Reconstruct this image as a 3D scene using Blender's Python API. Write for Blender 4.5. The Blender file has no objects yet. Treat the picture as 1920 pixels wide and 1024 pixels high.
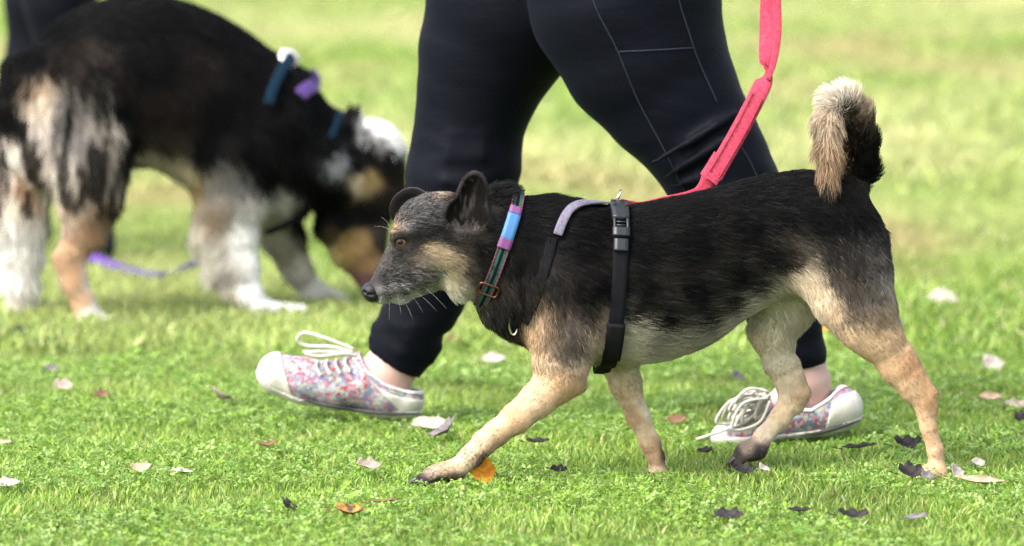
import bpy, math, random
import numpy as np
from mathutils import Vector
from mathutils.bvhtree import BVHTree

# ------------------------------------------------------------------ camera, sky, sun, exposure
SC = bpy.context.scene
COL = SC.collection
PITCH = math.radians(5.21); CAM_H = 1.05; CAM_D = 8.2; FPX = 10667.0
cam_data = bpy.data.cameras.new('camera'); cam = bpy.data.objects.new('camera', cam_data)
COL.objects.link(cam); SC.camera = cam
cam.location = (0, -CAM_D, CAM_H); cam.rotation_euler = (math.pi/2 - PITCH, 0, 0)
cam_data.sensor_width = 36.0; cam_data.lens = 200.0
cam_data.clip_start = 0.1; cam_data.clip_end = 2000
cam_data.dof.use_dof = True; cam_data.dof.focus_distance = 8.17; cam_data.dof.aperture_fstop = 4.3

SUN_DIR = Vector((-0.52, -0.42, 0.75)).normalized()          # towards the sun
world = bpy.data.worlds.new('World'); SC.world = world; world.use_nodes = True
wn = world.node_tree.nodes; wl = world.node_tree.links
sky = wn.new('ShaderNodeTexSky'); sky.sky_type = 'NISHITA'; sky.sun_disc = False
sky.sun_elevation = math.asin(SUN_DIR.z); sky.sun_rotation = math.atan2(SUN_DIR.x, SUN_DIR.y)
sky.dust_density = 4.0; sky.air_density = 1.0; sky.ozone_density = 1.0
hz = wn.new('ShaderNodeHueSaturation'); hz.inputs['Saturation'].default_value = 0.45   # thin white overcast
wl.new(sky.outputs[0], hz.inputs['Color']); wl.new(hz.outputs[0], wn['Background'].inputs['Color']); wn['Background'].inputs['Strength'].default_value = 0.15
sun_data = bpy.data.lights.new('sun', 'SUN'); sun_data.energy = 1.4; sun_data.angle = math.radians(34)
sun_data.color = (1.0, 0.95, 0.87)
sun = bpy.data.objects.new('sun', sun_data); COL.objects.link(sun)
sun.rotation_euler = SUN_DIR.to_track_quat('Z', 'Y').to_euler(); sun.location = (-3, 0, 6)
SC.view_settings.view_transform = 'Standard'; SC.view_settings.look = 'None'
SC.view_settings.gamma = 1.0; SC.view_settings.use_curve_mapping = False
SC.view_settings.exposure = 1.92
SC.render.engine = 'CYCLES'; SC.cycles.use_denoising = True; SC.cycles.denoising_input_passes = 'RGB_ALBEDO_NORMAL'; SC.cycles.denoising_prefilter = 'NONE'
SC.cycles.max_bounces = 6; SC.cycles.transparent_max_bounces = 8

# ------------------------------------------------------------------ helpers: picture coordinates to the place
CT, ST = math.cos(PITCH), math.sin(PITCH)
def at(u, v, Y):
    a = (u - 960.0)/FPX; b = (512.0 - v)/FPX
    t = (Y + CAM_D)/(CT + b*ST)
    return np.array([a*t, Y, CAM_H + t*(-ST + b*CT)])
def gy(v):                                    # depth of the ground seen at picture row v
    return CAM_H/math.tan(PITCH + math.atan((v - 512.0)/FPX)) - CAM_D
def ground_at(u, v, z=0.0):
    Y = gy(v); p = at(u, v, Y); return np.array([p[0], Y, z])
def pxm(Y): return (Y + CAM_D + 0.05)/FPX     # metres per photograph pixel at depth Y
def proj(P):
    P = np.asarray(P); d = P[:, 1] + CAM_D; z = P[:, 2] - CAM_H
    f = d*CT - z*ST; up = d*ST + z*CT
    return np.stack([960 + FPX*P[:, 0]/f, 512 - FPX*up/f], 1)

rng = np.random.default_rng(7); random.seed(7)

def hash3(ix, iy, iz):
    n = (ix*1619 + iy*31337 + iz*6971).astype(np.int64) & 0x7fffffff
    n = (n ^ (n << 13)) & 0x7fffffff
    n = (n*((n*n*15731 + 789221) & 0x7fffffff) + 1376312589) & 0x7fffffff
    return n/2147483647.0
NROT = np.linalg.qr(np.array([[.61, .35, .71], [-.52, .85, .03], [.60, .39, -.70]]))[0]
def vnoise(P, scale):
    Q = (np.asarray(P)@NROT.T)*scale; I = np.floor(Q).astype(np.int64); f = Q - I; f = f*f*(3 - 2*f)
    out = 0
    for dx in (0, 1):
        for dy in (0, 1):
            for dz in (0, 1):
                w = (f[:, 0] if dx else 1 - f[:, 0])*(f[:, 1] if dy else 1 - f[:, 1])*(f[:, 2] if dz else 1 - f[:, 2])
                out = out + w*hash3(I[:, 0]+dx, I[:, 1]+dy, I[:, 2]+dz)
    return out

def new_mesh(name, V, faces, smooth=True):
    """faces: list of int arrays (n,3) or (n,4)"""
    me = bpy.data.meshes.new(name)
    V = np.asarray(V, dtype=np.float32)
    faces = [np.asarray(f, dtype=np.int32) for f in (faces if isinstance(faces, list) else [faces]) if len(f)]
    loops = np.concatenate([f.ravel() for f in faces])
    sizes = np.concatenate([np.full(len(f), f.shape[1], dtype=np.int32) for f in faces])
    starts = np.concatenate([[0], np.cumsum(sizes)[:-1]]).astype(np.int32)
    me.vertices.add(len(V)); me.vertices.foreach_set('co', V.ravel())
    me.loops.add(len(loops)); me.loops.foreach_set('vertex_index', loops)
    me.polygons.add(len(sizes)); me.polygons.foreach_set('loop_start', starts); me.polygons.foreach_set('loop_total', sizes)
    me.polygons.foreach_set('use_smooth', np.full(len(sizes), smooth))
    me.update(calc_edges=True); me.validate()
    return me
def color_attr(me, C, name='tint'):
    a = me.color_attributes.new(name, 'FLOAT_COLOR', 'POINT')
    C = np.asarray(C, dtype=np.float32)
    if C.shape[1] == 3: C = np.concatenate([C, np.ones((len(C), 1), np.float32)], 1)
    a.data.foreach_set('color', C.ravel())
def obj(name, me, mat=None, parent=None):
    o = bpy.data.objects.new(name, me); COL.objects.link(o)
    if mat is not None: me.materials.append(mat)
    if parent is not None: o.parent = parent
    return o
def tag(o, label=None, cat=None, group=None, kind=None):
    if label: o['label'] = label
    if cat: o['category'] = cat
    if group: o['group'] = group
    if kind: o['kind'] = kind
    return o
def thing(name, label, cat, loc=(0, 0, 0)):
    o = bpy.data.objects.new(name, None); COL.objects.link(o); o.location = loc; o.empty_display_size = 0.1
    return tag(o, label, cat)
def child(name, me, mat, root):
    """mesh given in world coordinates, parented to an Empty that may stand elsewhere"""
    o = obj(name, me, mat, root)
    p = root; off = Vector((0, 0, 0))
    while p is not None: off += p.location; p = p.parent
    o.location = -off
    return o

# ------------------------------------------------------------------ helpers: solid fields and their skin
def smin(a, b, k):
    if k <= 0: return np.minimum(a, b)
    h = np.maximum(k - np.abs(a - b), 0)/k
    return np.minimum(a, b) - h*h*k*0.25
class Vol:
    def __init__(s, lo, hi, h):
        s.lo = np.array(lo, float); s.h = h
        n = np.ceil((np.array(hi) - s.lo)/h).astype(int) + 1
        s.ax = [(s.lo[i] + h*np.arange(n[i])).astype(np.float32) for i in range(3)]
        s.F = np.full(n, 0.04, np.float32)
    def _sl(s, lo, hi):
        a = [max(0, int((lo[i] - s.lo[i])/s.h)) for i in range(3)]
        b = [min(len(s.ax[i]), int((hi[i] - s.lo[i])/s.h) + 2) for i in range(3)]
        return tuple(slice(a[i], max(a[i], b[i])) for i in range(3))
    def op(s, fn, lo, hi, k=0.0, sub=False):
        pad = k + 0.012
        sl = s._sl(np.array(lo) - pad, np.array(hi) + pad)
        X = s.ax[0][sl[0]][:, None, None]; Y = s.ax[1][sl[1]][None, :, None]; Z = s.ax[2][sl[2]][None, None, :]
        if X.size == 0 or Y.size == 0 or Z.size == 0: return
        d = fn(X, Y, Z)
        s.F[sl] = -smin(-s.F[sl], d, k) if sub else smin(s.F[sl], d, k)
    def cone(s, a, b, ra, rb, k=0.0, sy=1.0, sub=False):
        a = np.asarray(a, float); b = np.asarray(b, float); ab = b - a; L = max(ab@ab, 1e-12)
        def fn(X, Y, Z):
            t = np.clip(((X-a[0])*ab[0] + (Y-a[1])*ab[1] + (Z-a[2])*ab[2])/L, 0, 1)
            dx = X - a[0] - t*ab[0]; dy = (Y - a[1] - t*ab[1])/sy; dz = Z - a[2] - t*ab[2]
            return np.sqrt(dx*dx + dy*dy + dz*dz) - (ra + (rb-ra)*t)
        r = max(ra, rb)*max(1, sy)
        s.op(fn, np.minimum(a, b) - r, np.maximum(a, b) + r, k, sub)
    def chain(s, pts, k=0.0, kin=0.0, sy=1.0):
        """pts: list of (xyz, r); the links join each other and then the volume"""
        P = [np.asarray(p, float) for p, _ in pts]; R = [r for _, r in pts]
        def fn(X, Y, Z):
            out = None
            for i in range(len(P)-1):
                a, b = P[i], P[i+1]; ab = b - a; L = max(ab@ab, 1e-12)
                t = np.clip(((X-a[0])*ab[0] + (Y-a[1])*ab[1] + (Z-a[2])*ab[2])/L, 0, 1)
                dx = X - a[0] - t*ab[0]; dy = (Y - a[1] - t*ab[1])/sy; dz = Z - a[2] - t*ab[2]
                tt = t*t*(3-2*t)
                d = np.sqrt(dx*dx + dy*dy + dz*dz) - (R[i] + (R[i+1]-R[i])*(0.5*t+0.5*tt))
                out = d if out is None else smin(out, d, kin)
            return out
        A = np.array(P); r = max(R)*max(1, sy)
        s.op(fn, A.min(0) - r, A.max(0) + r, k)
    def ell(s, c, rad, k=0.0, M=None, sub=False):
        c = np.asarray(c, float); rad = np.asarray(rad, float); m = rad.min(); R = rad.max()
        M = np.eye(3) if M is None else np.asarray(M, float)
        def fn(X, Y, Z):
            x, y, z = X-c[0], Y-c[1], Z-c[2]
            q0 = (M[0,0]*x + M[0,1]*y + M[0,2]*z)/rad[0]
            q1 = (M[1,0]*x + M[1,1]*y + M[1,2]*z)/rad[1]
            q2 = (M[2,0]*x + M[2,1]*y + M[2,2]*z)/rad[2]
            k0 = np.sqrt(q0*q0 + q1*q1 + q2*q2)
            k1 = np.sqrt((q0/rad[0])**2 + (q1/rad[1])**2 + (q2/rad[2])**2)
            return k0*(k0-1)/np.maximum(k1, 1e-6)
        s.op(fn, c - R, c + R, k, sub)
    def loft(s, st, yfun, k=0.0, p=2.0):
        """st rows: u, vtop, vbot, halfwidth px; yfun(u) centre depth"""
        st = np.array(st, float)
        T = np.array([at(r[0], r[1], yfun(r[0])) for r in st]); B = np.array([at(r[0], r[2], yfun(r[0])) for r in st])
        xs = T[:, 0]; hw = st[:, 3]*np.array([pxm(yfun(u)) for u in st[:, 0]]); yc = T[:, 1]
        def cub(xq, ys):
            m = np.gradient(ys, xs)
            i = np.clip(np.searchsorted(xs, xq) - 1, 0, len(xs)-2)
            h = xs[i+1] - xs[i]; t = np.clip((xq - xs[i])/h, 0, 1)
            return ((2*t**3-3*t**2+1)*ys[i] + (t**3-2*t**2+t)*h*m[i] + (-2*t**3+3*t**2)*ys[i+1] + (t**3-t**2)*h*m[i+1])
        def fn(X, Y, Z):
            x = X[:, 0, 0]
            zt = cub(x, T[:, 2])[:, None, None]; zb = cub(x, B[:, 2])[:, None, None]
            w = np.maximum(cub(x, hw), 0.002)[:, None, None]; y0 = cub(x, yc)[:, None, None]
            zc = (zt+zb)/2; hz = np.maximum((zt-zb)/2, 0.002)
            a = np.abs((Y-y0)/w); b = np.abs((Z-zc)/hz)
            q = (a**p + b**p)**(1.0/p)
            g = np.sqrt((a/w)**2 + (b/hz)**2)/np.maximum(np.sqrt(a*a+b*b), 1e-5)
            d = (q-1)/np.maximum(g, 1.0)
            e = np.maximum(xs[0]-X, X-xs[-1])
            return np.maximum(d, e)
        lo = np.array([xs[0], (yc-hw).min(), B[:, 2].min()]); hi = np.array([xs[-1], (yc+hw).max(), T[:, 2].max()])
        s.op(fn, lo, hi, k)
    def skin(s):
        return surface_nets(s.F, s.lo, s.h)
def surface_nets(F, lo, h):
    ins = F < 0
    c = np.zeros(tuple(n-1 for n in F.shape), np.int8)
    for dx in (0, 1):
        for dy in (0, 1):
            for dz in (0, 1):
                c += ins[dx:F.shape[0]-1+dx, dy:F.shape[1]-1+dy, dz:F.shape[2]-1+dz]
    act = (c > 0) & (c < 8)
    I = np.argwhere(act); n = len(I)
    idx = np.full(act.shape, -1, np.int32); idx[act] = np.arange(n)
    S = np.zeros((n, 3)); N = np.zeros(n)
    corners = [(x, y, z) for x in (0, 1) for y in (0, 1) for z in (0, 1)]
    val = {q: F[I[:, 0]+q[0], I[:, 1]+q[1], I[:, 2]+q[2]].astype(float) for q in corners}
    for a in corners:
        for ax in range(3):
            if a[ax] == 1: continue
            b = tuple(1 if i == ax else a[i] for i in range(3))
            fa, fb = val[a], val[b]; m = (fa < 0) != (fb < 0)
            t = np.where(m, fa/np.where(m, fa-fb, 1), 0)
            p = np.array(a, float)[None, :].repeat(n, 0); p[:, ax] += t
            S += p*m[:, None]; N += m
    V = lo + h*(I + S/np.maximum(N, 1)[:, None])
    quads = []
    for ax in range(3):
        o1, o2 = [(1, 2), (2, 0), (0, 1)][ax]
        sl0 = [slice(None)]*3; sl1 = [slice(None)]*3
        sl0[ax] = slice(0, -1); sl1[ax] = slice(1, None)
        A = ins[tuple(sl0)]; B = ins[tuple(sl1)]
        E = np.argwhere(A != B)
        ok = (E[:, o1] > 0) & (E[:, o2] > 0) & (E[:, o1] < F.shape[o1]-1) & (E[:, o2] < F.shape[o2]-1)
        E = E[ok]
        def cell(d1, d2):
            q = E.copy(); q[:, o1] -= d1; q[:, o2] -= d2
            return idx[q[:, 0], q[:, 1], q[:, 2]]
        Q = np.stack([cell(1, 1), cell(0, 1), cell(0, 0), cell(1, 0)], 1)
        flip = ~A[E[:, 0], E[:, 1], E[:, 2]]
        Q[flip] = Q[flip][:, ::-1]
        quads.append(Q)
    Q = np.concatenate(quads); Q = Q[(Q >= 0).all(1)]
    return V, Q
def vnormals(V, Q):
    fn = np.cross(V[Q[:, 2]] - V[Q[:, 0]], V[Q[:, 3 % Q.shape[1]]] - V[Q[:, 1]])
    N = np.zeros_like(V)
    for i in range(Q.shape[1]): np.add.at(N, Q[:, i], fn)
    return N/np.maximum(np.linalg.norm(N, axis=1), 1e-12)[:, None]

# ------------------------------------------------------------------ helpers: materials
def mat_new(name):
    m = bpy.data.materials.new(name); m.use_nodes = True
    return m, m.node_tree.nodes, m.node_tree.links, m.node_tree.nodes['Principled BSDF']
def plain(name, col, rough=0.6, metal=0.0, bump=0.0, bscale=400.0, var=0.0, vscale=60.0, sheen=0.0, spec=0.5):
    m, n, l, b = mat_new(name)
    b.inputs['Roughness'].default_value = rough; b.inputs['Metallic'].default_value = metal
    b.inputs['Base Color'].default_value = (*col, 1); b.inputs['Specular IOR Level'].default_value = spec
    if sheen: b.inputs['Sheen Weight'].default_value = sheen
    tc = n.new('ShaderNodeTexCoord')
    if var:
        t = n.new('ShaderNodeTexNoise'); t.inputs['Scale'].default_value = vscale; t.inputs['Detail'].default_value = 5
        l.new(tc.outputs['Object'], t.inputs['Vector'])
        r = n.new('ShaderNodeMapRange'); r.inputs['From Min'].default_value = 0.3; r.inputs['From Max'].default_value = 0.7
        r.inputs['To Min'].default_value = 1-var; r.inputs['To Max'].default_value = 1+var
        l.new(t.outputs['Fac'], r.inputs['Value'])
        x = n.new('ShaderNodeMix'); x.data_type = 'RGBA'; x.blend_type = 'MULTIPLY'; x.inputs['Factor'].default_value = 1
        x.inputs['A'].default_value = (*col, 1); l.new(r.outputs[0], x.inputs['B']); l.new(x.outputs['Result'], b.inputs['Base Color'])
    if bump:
        t = n.new('ShaderNodeTexNoise'); t.inputs['Scale'].default_value = bscale; t.inputs['Detail'].default_value = 4
        l.new(tc.outputs['Object'], t.inputs['Vector'])
        u = n.new('ShaderNodeBump'); u.inputs['Strength'].default_value = bump; u.inputs['Distance'].default_value = 0.002
        l.new(t.outputs['Fac'], u.inputs['Height']); l.new(u.outputs[0], b.inputs['Normal'])
    return m
def tinted(name, rough=0.6, transl=0.0, spec=0.3, bump=0.0, bscale=300, attr='tint'):
    m, n, l, b = mat_new(name)
    a = n.new('ShaderNodeAttribute'); a.attribute_name = attr
    l.new(a.outputs['Color'], b.inputs['Base Color']); b.inputs['Roughness'].default_value = rough
    b.inputs['Specular IOR Level'].default_value = spec
    if bump:
        tc = n.new('ShaderNodeTexCoord'); t = n.new('ShaderNodeTexNoise'); t.inputs['Scale'].default_value = bscale
        l.new(tc.outputs['Object'], t.inputs['Vector'])
        u = n.new('ShaderNodeBump'); u.inputs['Strength'].default_value = bump; u.inputs['Distance'].default_value = 0.002
        l.new(t.outputs['Fac'], u.inputs['Height']); l.new(u.outputs[0], b.inputs['Normal'])
    if transl:
        t = n.new('ShaderNodeBsdfTranslucent'); l.new(a.outputs['Color'], t.inputs['Color'])
        x = n.new('ShaderNodeMixShader'); x.inputs[0].default_value = transl
        l.new(b.outputs[0], x.inputs[1]); l.new(t.outputs[0], x.inputs[2]); l.new(x.outputs[0], n['Material Output'].inputs['Surface'])
    return m

# ------------------------------------------------------------------ helpers: ribbons, tubes, fur
def frame_path(P, n=None):
    """Catmull-Rom resample"""
    P = np.asarray(P, float)
    if n is None: return P
    Q = np.concatenate([[2*P[0]-P[1]], P, [2*P[-1]-P[-2]]])
    out = []
    for s in np.linspace(0, len(P)-1-1e-9, n):
        i = int(s); t = s - i
        a, b, c, d = Q[i], Q[i+1], Q[i+2], Q[i+3]
        out.append(0.5*((2*b) + (c-a)*t + (2*a-5*b+4*c-d)*t*t + (3*b-a-3*c+d)*t**3))
    return np.array(out)
def tube(P, r, n=None, seg=8, closed=False):
    P = frame_path(P, n); m = len(P); r = np.broadcast_to(np.asarray(r, float), (m,)) if np.ndim(r) == 0 else np.interp(np.linspace(0, 1, m), np.linspace(0, 1, len(r)), r)
    T = np.roll(P, -1, 0) - np.roll(P, 1, 0) if closed else np.gradient(P, axis=0)
    T /= np.maximum(np.linalg.norm(T, axis=1), 1e-9)[:, None]
    ref = np.array([0, 0, 1.0]) if abs(T[0, 2]) < 0.9 else np.array([1.0, 0, 0])
    V = []; nv = None
    for i in range(m):
        nv = ref if nv is None else nv
        nv = nv - T[i]*(nv@T[i]); nv /= max(np.linalg.norm(nv), 1e-9); b = np.cross(T[i], nv)
        for k in range(seg):
            a = 2*math.pi*k/seg; V.append(P[i] + r[i]*(math.cos(a)*nv + math.sin(a)*b))
    Q = []; top = m if closed else m-1
    for i in range(top):
        j = (i+1) % m
        for k in range(seg): Q.append((i*seg+k, i*seg+(k+1) % seg, j*seg+(k+1) % seg, j*seg+k))
    V = np.array(V); F = [np.array(Q)]
    if not closed:
        V = np.concatenate([V, P[:1], P[-1:]]); c0 = len(V)-2; c1 = len(V)-1
        F.append(np.array([(c0, (k+1) % seg, k) for k in range(seg)] + [(c1, (m-1)*seg+k, (m-1)*seg+(k+1) % seg) for k in range(seg)]))
    return V, F
def strap(P, side, up, w, th, closed=False, bulge=0.0):
    """flat band along P; side = unit vectors across, up = unit vectors out of the band"""
    P = np.asarray(P); m = len(P); w = np.broadcast_to(w, (m,))
    prof = [(-.5, 0), (-.46, 1), (-.2, 1+bulge), (.2, 1+bulge), (.46, 1), (.5, 0), (.46, -.2), (-.46, -.2)]; k = len(prof)
    V = np.concatenate([P[:, None, :] + np.array([[a*w[i]*side[i] + b*th*up[i] for a, b in prof] for i in range(m)])]).reshape(-1, 3)
    Q = [(i*k+j, i*k+(j+1) % k, ((i+1) % m)*k+(j+1) % k, ((i+1) % m)*k+j) for i in range(m if closed else m-1) for j in range(k)]
    F = [np.array(Q)]
    if not closed:
        F.append(np.array([(0, j+1, j) for j in range(1, k-1)] + [((m-1)*k, (m-1)*k+j, (m-1)*k+j+1) for j in range(1, k-1)]))
    return V, F
def merge(parts):
    V = []; F = []; o = 0
    for v, f in parts:
        V.append(np.asarray(v))
        for g in (f if isinstance(f, list) else [f]):
            if len(g): F.append(np.asarray(g) + o)
        o += len(v)
    return np.concatenate(V), F

def idw(UV, ctrl, vals, p=3.0, soft=10.0):
    """smooth blend of values given at picture points of a coat"""
    ctrl = np.asarray(ctrl, np.float32); vals = np.asarray(vals, np.float32); UV = np.asarray(UV, np.float32)
    out = np.empty((len(UV), vals.shape[1]), np.float32)
    for i in range(0, len(UV), 40000):
        q = UV[i:i+40000]
        d2 = ((q[:, None, :] - ctrl[None])**2).sum(2) + soft*soft
        w = d2**(-p/2*1.6)
        out[i:i+40000] = (w@vals)/w.sum(1)[:, None]
    return out
def sample_surface(V, Q, N, n):
    T = np.concatenate([Q[:, [0, 1, 2]], Q[:, [0, 2, 3]]])
    A = np.linalg.norm(np.cross(V[T[:, 1]]-V[T[:, 0]], V[T[:, 2]]-V[T[:, 0]]), axis=1)
    c = np.cumsum(A); t = T[np.searchsorted(c, rng.random(n)*c[-1])]
    a, b = rng.random(n), rng.random(n); m = a+b > 1; a[m], b[m] = 1-a[m], 1-b[m]
    w = np.stack([1-a-b, a, b], 1)[:, :, None]
    nn = (N[t]*w).sum(1)
    return (V[t]*w).sum(1), nn/np.maximum(np.linalg.norm(nn, axis=1), 1e-9)[:, None]
def fur(name, roots, nor, flow, length, col, rad, mat, root, tilt=0.35, droop=0.0, seg=4, cell=0.0):
    n = len(roots)
    tg = flow - nor*(flow*nor).sum(1)[:, None]
    tl = np.linalg.norm(tg, axis=1); tg /= np.maximum(tl, 1e-6)[:, None]
    tg += rng.normal(0, .16, tg.shape); tg -= nor*(tg*nor).sum(1)[:, None]*0.8
    tg /= np.maximum(np.linalg.norm(tg, axis=1), 1e-6)[:, None]
    tilt = tilt*(0.7 + 0.6*rng.random(n)) if np.ndim(tilt) == 0 else tilt*(0.7 + 0.6*rng.random(n))
    P = np.empty((n, seg+1, 3), np.float32); P[:, 0] = roots - nor*0.001
    cur = roots - nor*0.001
    for i in range(seg):
        a = tilt*(1.5 - 1.2*i/seg)
        d = tg*np.cos(a)[:, None] + nor*np.sin(a)[:, None]
        d = d + np.array([0, 0, -1.0])*(droop*(i+0.5)/seg)
        d /= np.linalg.norm(d, axis=1)[:, None]
        cur = cur + d*(length/seg)[:, None]
        P[:, i+1] = cur
    if cell > 0:                                   # strands gather into locks: tips lean to their lock's leader
        jw = np.stack([vnoise(roots+o_, .55/cell) for o_ in (0, 3.7, 8.1)], 1)*1.6
        key = np.floor((roots@NROT.T)/cell + jw + .5*rng.random((n, 3))).astype(np.int64); kk = key[:, 0]*73856093 ^ key[:, 1]*19349663 ^ key[:, 2]*83492791
        _, inv = np.unique(kk, return_inverse=True); cnt = np.bincount(inv).astype(float)
        for i in range(2, seg+1):
            c = np.stack([np.bincount(inv, P[:, i, q])/cnt for q in range(3)], 1)[inv]
            f = 0.62*(i/seg)**1.3
            P[:, i] = P[:, i]*(1-f) + c*f
    hc = bpy.data.hair_curves.new(name)
    hc.add_curves([seg+1]*n)
    hc.attributes['position'].data.foreach_set('vector', P.ravel())
    ra = hc.attributes.get('radius') or hc.attributes.new('radius', 'FLOAT', 'POINT')
    prof = np.array([1.0 - 0.85*(i/seg)**1.5 for i in range(seg+1)], np.float32)
    R = (np.broadcast_to(rad, (n,)).astype(np.float32))[:, None]*prof[None]
    ra.data.foreach_set('value', R.ravel())
    ca = hc.attributes.new('tint', 'FLOAT_COLOR', 'CURVE')
    C = np.concatenate([np.clip(col, 0.002, 0.95), np.ones((n, 1))], 1).astype(np.float32)
    ca.data.foreach_set('color', C.ravel())
    o = bpy.data.objects.new(name, hc); COL.objects.link(o); hc.materials.append(mat)
    o.parent = root; o.location = -root.location; o['kind'] = 'stuff'
    return o
def hair_mat(name, rough=0.5, spec=0.08, transl=0.15):
    m, n, l, b = mat_new(name)
    a = n.new('ShaderNodeAttribute'); a.attribute_name = 'tint'
    l.new(a.outputs['Color'], b.inputs['Base Color']); b.inputs['Roughness'].default_value = rough
    b.inputs['Specular IOR Level'].default_value = spec
    t = n.new('ShaderNodeBsdfTranslucent'); l.new(a.outputs['Color'], t.inputs['Color'])
    x = n.new('ShaderNodeMixShader'); x.inputs[0].default_value = transl
    l.new(b.outputs[0], x.inputs[1]); l.new(t.outputs[0], x.inputs[2]); l.new(x.outputs[0], n['Material Output'].inputs['Surface'])
    return m
FUR = hair_mat('fur_strands'); SKIN = tinted('fur_undercoat', rough=0.8, spec=0.05, bump=0.4, bscale=500)

# ------------------------------------------------------------------ the lawn
def ground_mat():
    m, n, l, b = mat_new('lawn_soil')
    tc = n.new('ShaderNodeTexCoord'); t = n.new('ShaderNodeTexNoise'); t.inputs['Scale'].default_value = 9; t.inputs['Detail'].default_value = 10
    l.new(tc.outputs['Object'], t.inputs['Vector'])
    r = n.new('ShaderNodeValToRGB'); r.color_ramp.elements[0].position = 0.35; r.color_ramp.elements[1].position = 0.68
    r.color_ramp.elements[0].color = (0.035, 0.065, 0.012, 1); r.color_ramp.elements[1].color = (0.10, 0.15, 0.03, 1)
    l.new(t.outputs['Fac'], r.inputs[0]); l.new(r.outputs[0], b.inputs['Base Color']); b.inputs['Roughness'].default_value = 0.9
    u = n.new('ShaderNodeBump'); u.inputs['Strength'].default_value = 0.6; u.inputs['Distance'].default_value = 0.02
    t2 = n.new('ShaderNodeTexNoise'); t2.inputs['Scale'].default_value = 60; t2.inputs['Detail'].default_value = 6
    l.new(tc.outputs['Object'], t2.inputs['Vector']); l.new(t2.outputs['Fac'], u.inputs['Height']); l.new(u.outputs[0], b.inputs['Normal'])
    return m
gs = []
xs = np.linspace(-400, 400, 41); ys = np.linspace(-60, 900, 49)
GX, GY = np.meshgrid(xs, ys, indexing='ij')
GV = np.stack([GX.ravel(), GY.ravel(), np.zeros(GX.size)], 1)
ii, jj = np.meshgrid(np.arange(40), np.arange(48), indexing='ij'); a0 = (ii*49+jj).ravel()
ground = obj('ground', new_mesh('ground', GV, np.stack([a0, a0+49, a0+50, a0+1], 1), False), ground_mat())
ground['kind'] = 'structure'

PAL = np.array([(0.20, 0.305, 0.045), (0.255, 0.36, 0.065), (0.32, 0.395, 0.10), (0.085, 0.185, 0.018), (0.23, 0.37, 0.11), (0.48, 0.44, 0.25)])  # a few paler blades carry dew glints as colour
def lawn_tint(X, Y, n):
    """turf colour: patches of lush, yellowish and dry grass"""
    P = np.stack([X, Y*0.55, np.zeros(n)], 1)
    a = vnoise(P, 1.1)*0.6 + vnoise(P+7.3, 2.9)*0.4
    b = vnoise(P+31.7, 7.0)
    pick = rng.choice(6, n, p=[.27, .26, .16, .20, .08, .03])
    C = PAL[pick]*(0.75 + 0.5*rng.random(n))[:, None]
    dry = np.clip(0.35 + (a-0.44)*1.7, 0, 1)*np.clip((Y-0.6)/5.0, 0.0, 1.0)
    C = C*(1-dry[:, None]) + dry[:, None]*np.array([0.45, 0.44, 0.20])*(0.8+0.4*rng.random(n))[:, None]
    tan = np.clip((vnoise(P+57.1, 1.7)*.65 + vnoise(P+91.3, 4.1)*.35 - .60)*6, 0, 1)*np.clip((Y-1.5)/3, 0, .8)
    C = C*(1-tan[:, None]) + tan[:, None]*np.array([0.36, 0.30, 0.14])*(.8+.4*rng.random(n))[:, None]
    soft = np.clip(1 - (Y-1)/6, .35, 1)
    return C*(1 + .56*soft*(b-.5))[:, None]*(0.86 + .28*vnoise(P*np.array([1, 1.8, 1])+3.3, 30.0))[:, None]
def blades(X, Y, h, w, C, lean=0.5):
    n = len(X); yaw = rng.random(n)*2*math.pi; la = rng.random(n)*2*math.pi
    sx, sy = np.cos(yaw), np.sin(yaw); ln = lean*h*(0.2 + 1.0*rng.random(n)); lx, ly = np.cos(la)*ln, np.sin(la)*ln
    z = np.zeros(n)
    v0 = np.stack([X-sx*w/2, Y-sy*w/2, z-0.002], 1); v1 = np.stack([X+sx*w/2, Y+sy*w/2, z-0.002], 1)
    hm = h*0.6; ww = w*0.42
    v2 = np.stack([X+lx*.38+sx*ww, Y+ly*.38+sy*ww, hm], 1); v3 = np.stack([X+lx*.38-sx*ww, Y+ly*.38-sy*ww, hm], 1)
    v4 = np.stack([X+lx, Y+ly, h], 1)
    V = np.stack([v0, v1, v2, v3, v4], 1).reshape(-1, 3); b = (np.arange(n)*5)[:, None]
    return V, [b + np.array([[0, 1, 2, 3]]), b + np.array([[3, 2, 4]])], np.repeat(C, 5, 0)
def clover(X, Y, h, s, C):
    """three rounded leaflets on a low stalk"""
    n = len(X); Vs = []; Fs = []; Cs = []; o = 0
    yaw = rng.random(n)*6.28; tx, ty = rng.normal(0, .35, n), rng.normal(0, .35, n)
    for k in range(3):
        a = yaw + k*2.094
        pts = []
        for (r, da) in ((0.05, 0), (0.75, -.55), (1.05, -.22), (1.05, .22), (0.75, .55)):
            dx, dy = np.cos(a+da)*r*s, np.sin(a+da)*r*s
            pts.append(np.stack([X+dx, Y+dy, h + dx*tx + dy*ty + 0.12*s*(r > 1)], 1))
        Vs.append(np.stack(pts, 1).reshape(-1, 3)); b = (np.arange(n)*5 + o)[:, None]
        Fs.append(b + np.array([[0, 1, 2]])); Fs.append(b + np.array([[0, 2, 3]])); Fs.append(b + np.array([[0, 3, 4]]))
        Cs.append(np.repeat(C, 5, 0)); o += 5*n
    return np.concatenate(Vs), Fs, np.concatenate(Cs)
def scatter(y0, y1, dens, marg):
    d0 = y0+CAM_D; d1 = y1+CAM_D
    W = 0.0905*d1 + marg; n = int(dens*2*W*(y1-y0))
    Y = y0 + (y1-y0)*rng.random(n); X = (rng.random(n)*2-1)*W
    k = np.abs(X) < 0.0905*(Y+CAM_D) + marg
    return X[k], Y[k]
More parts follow.
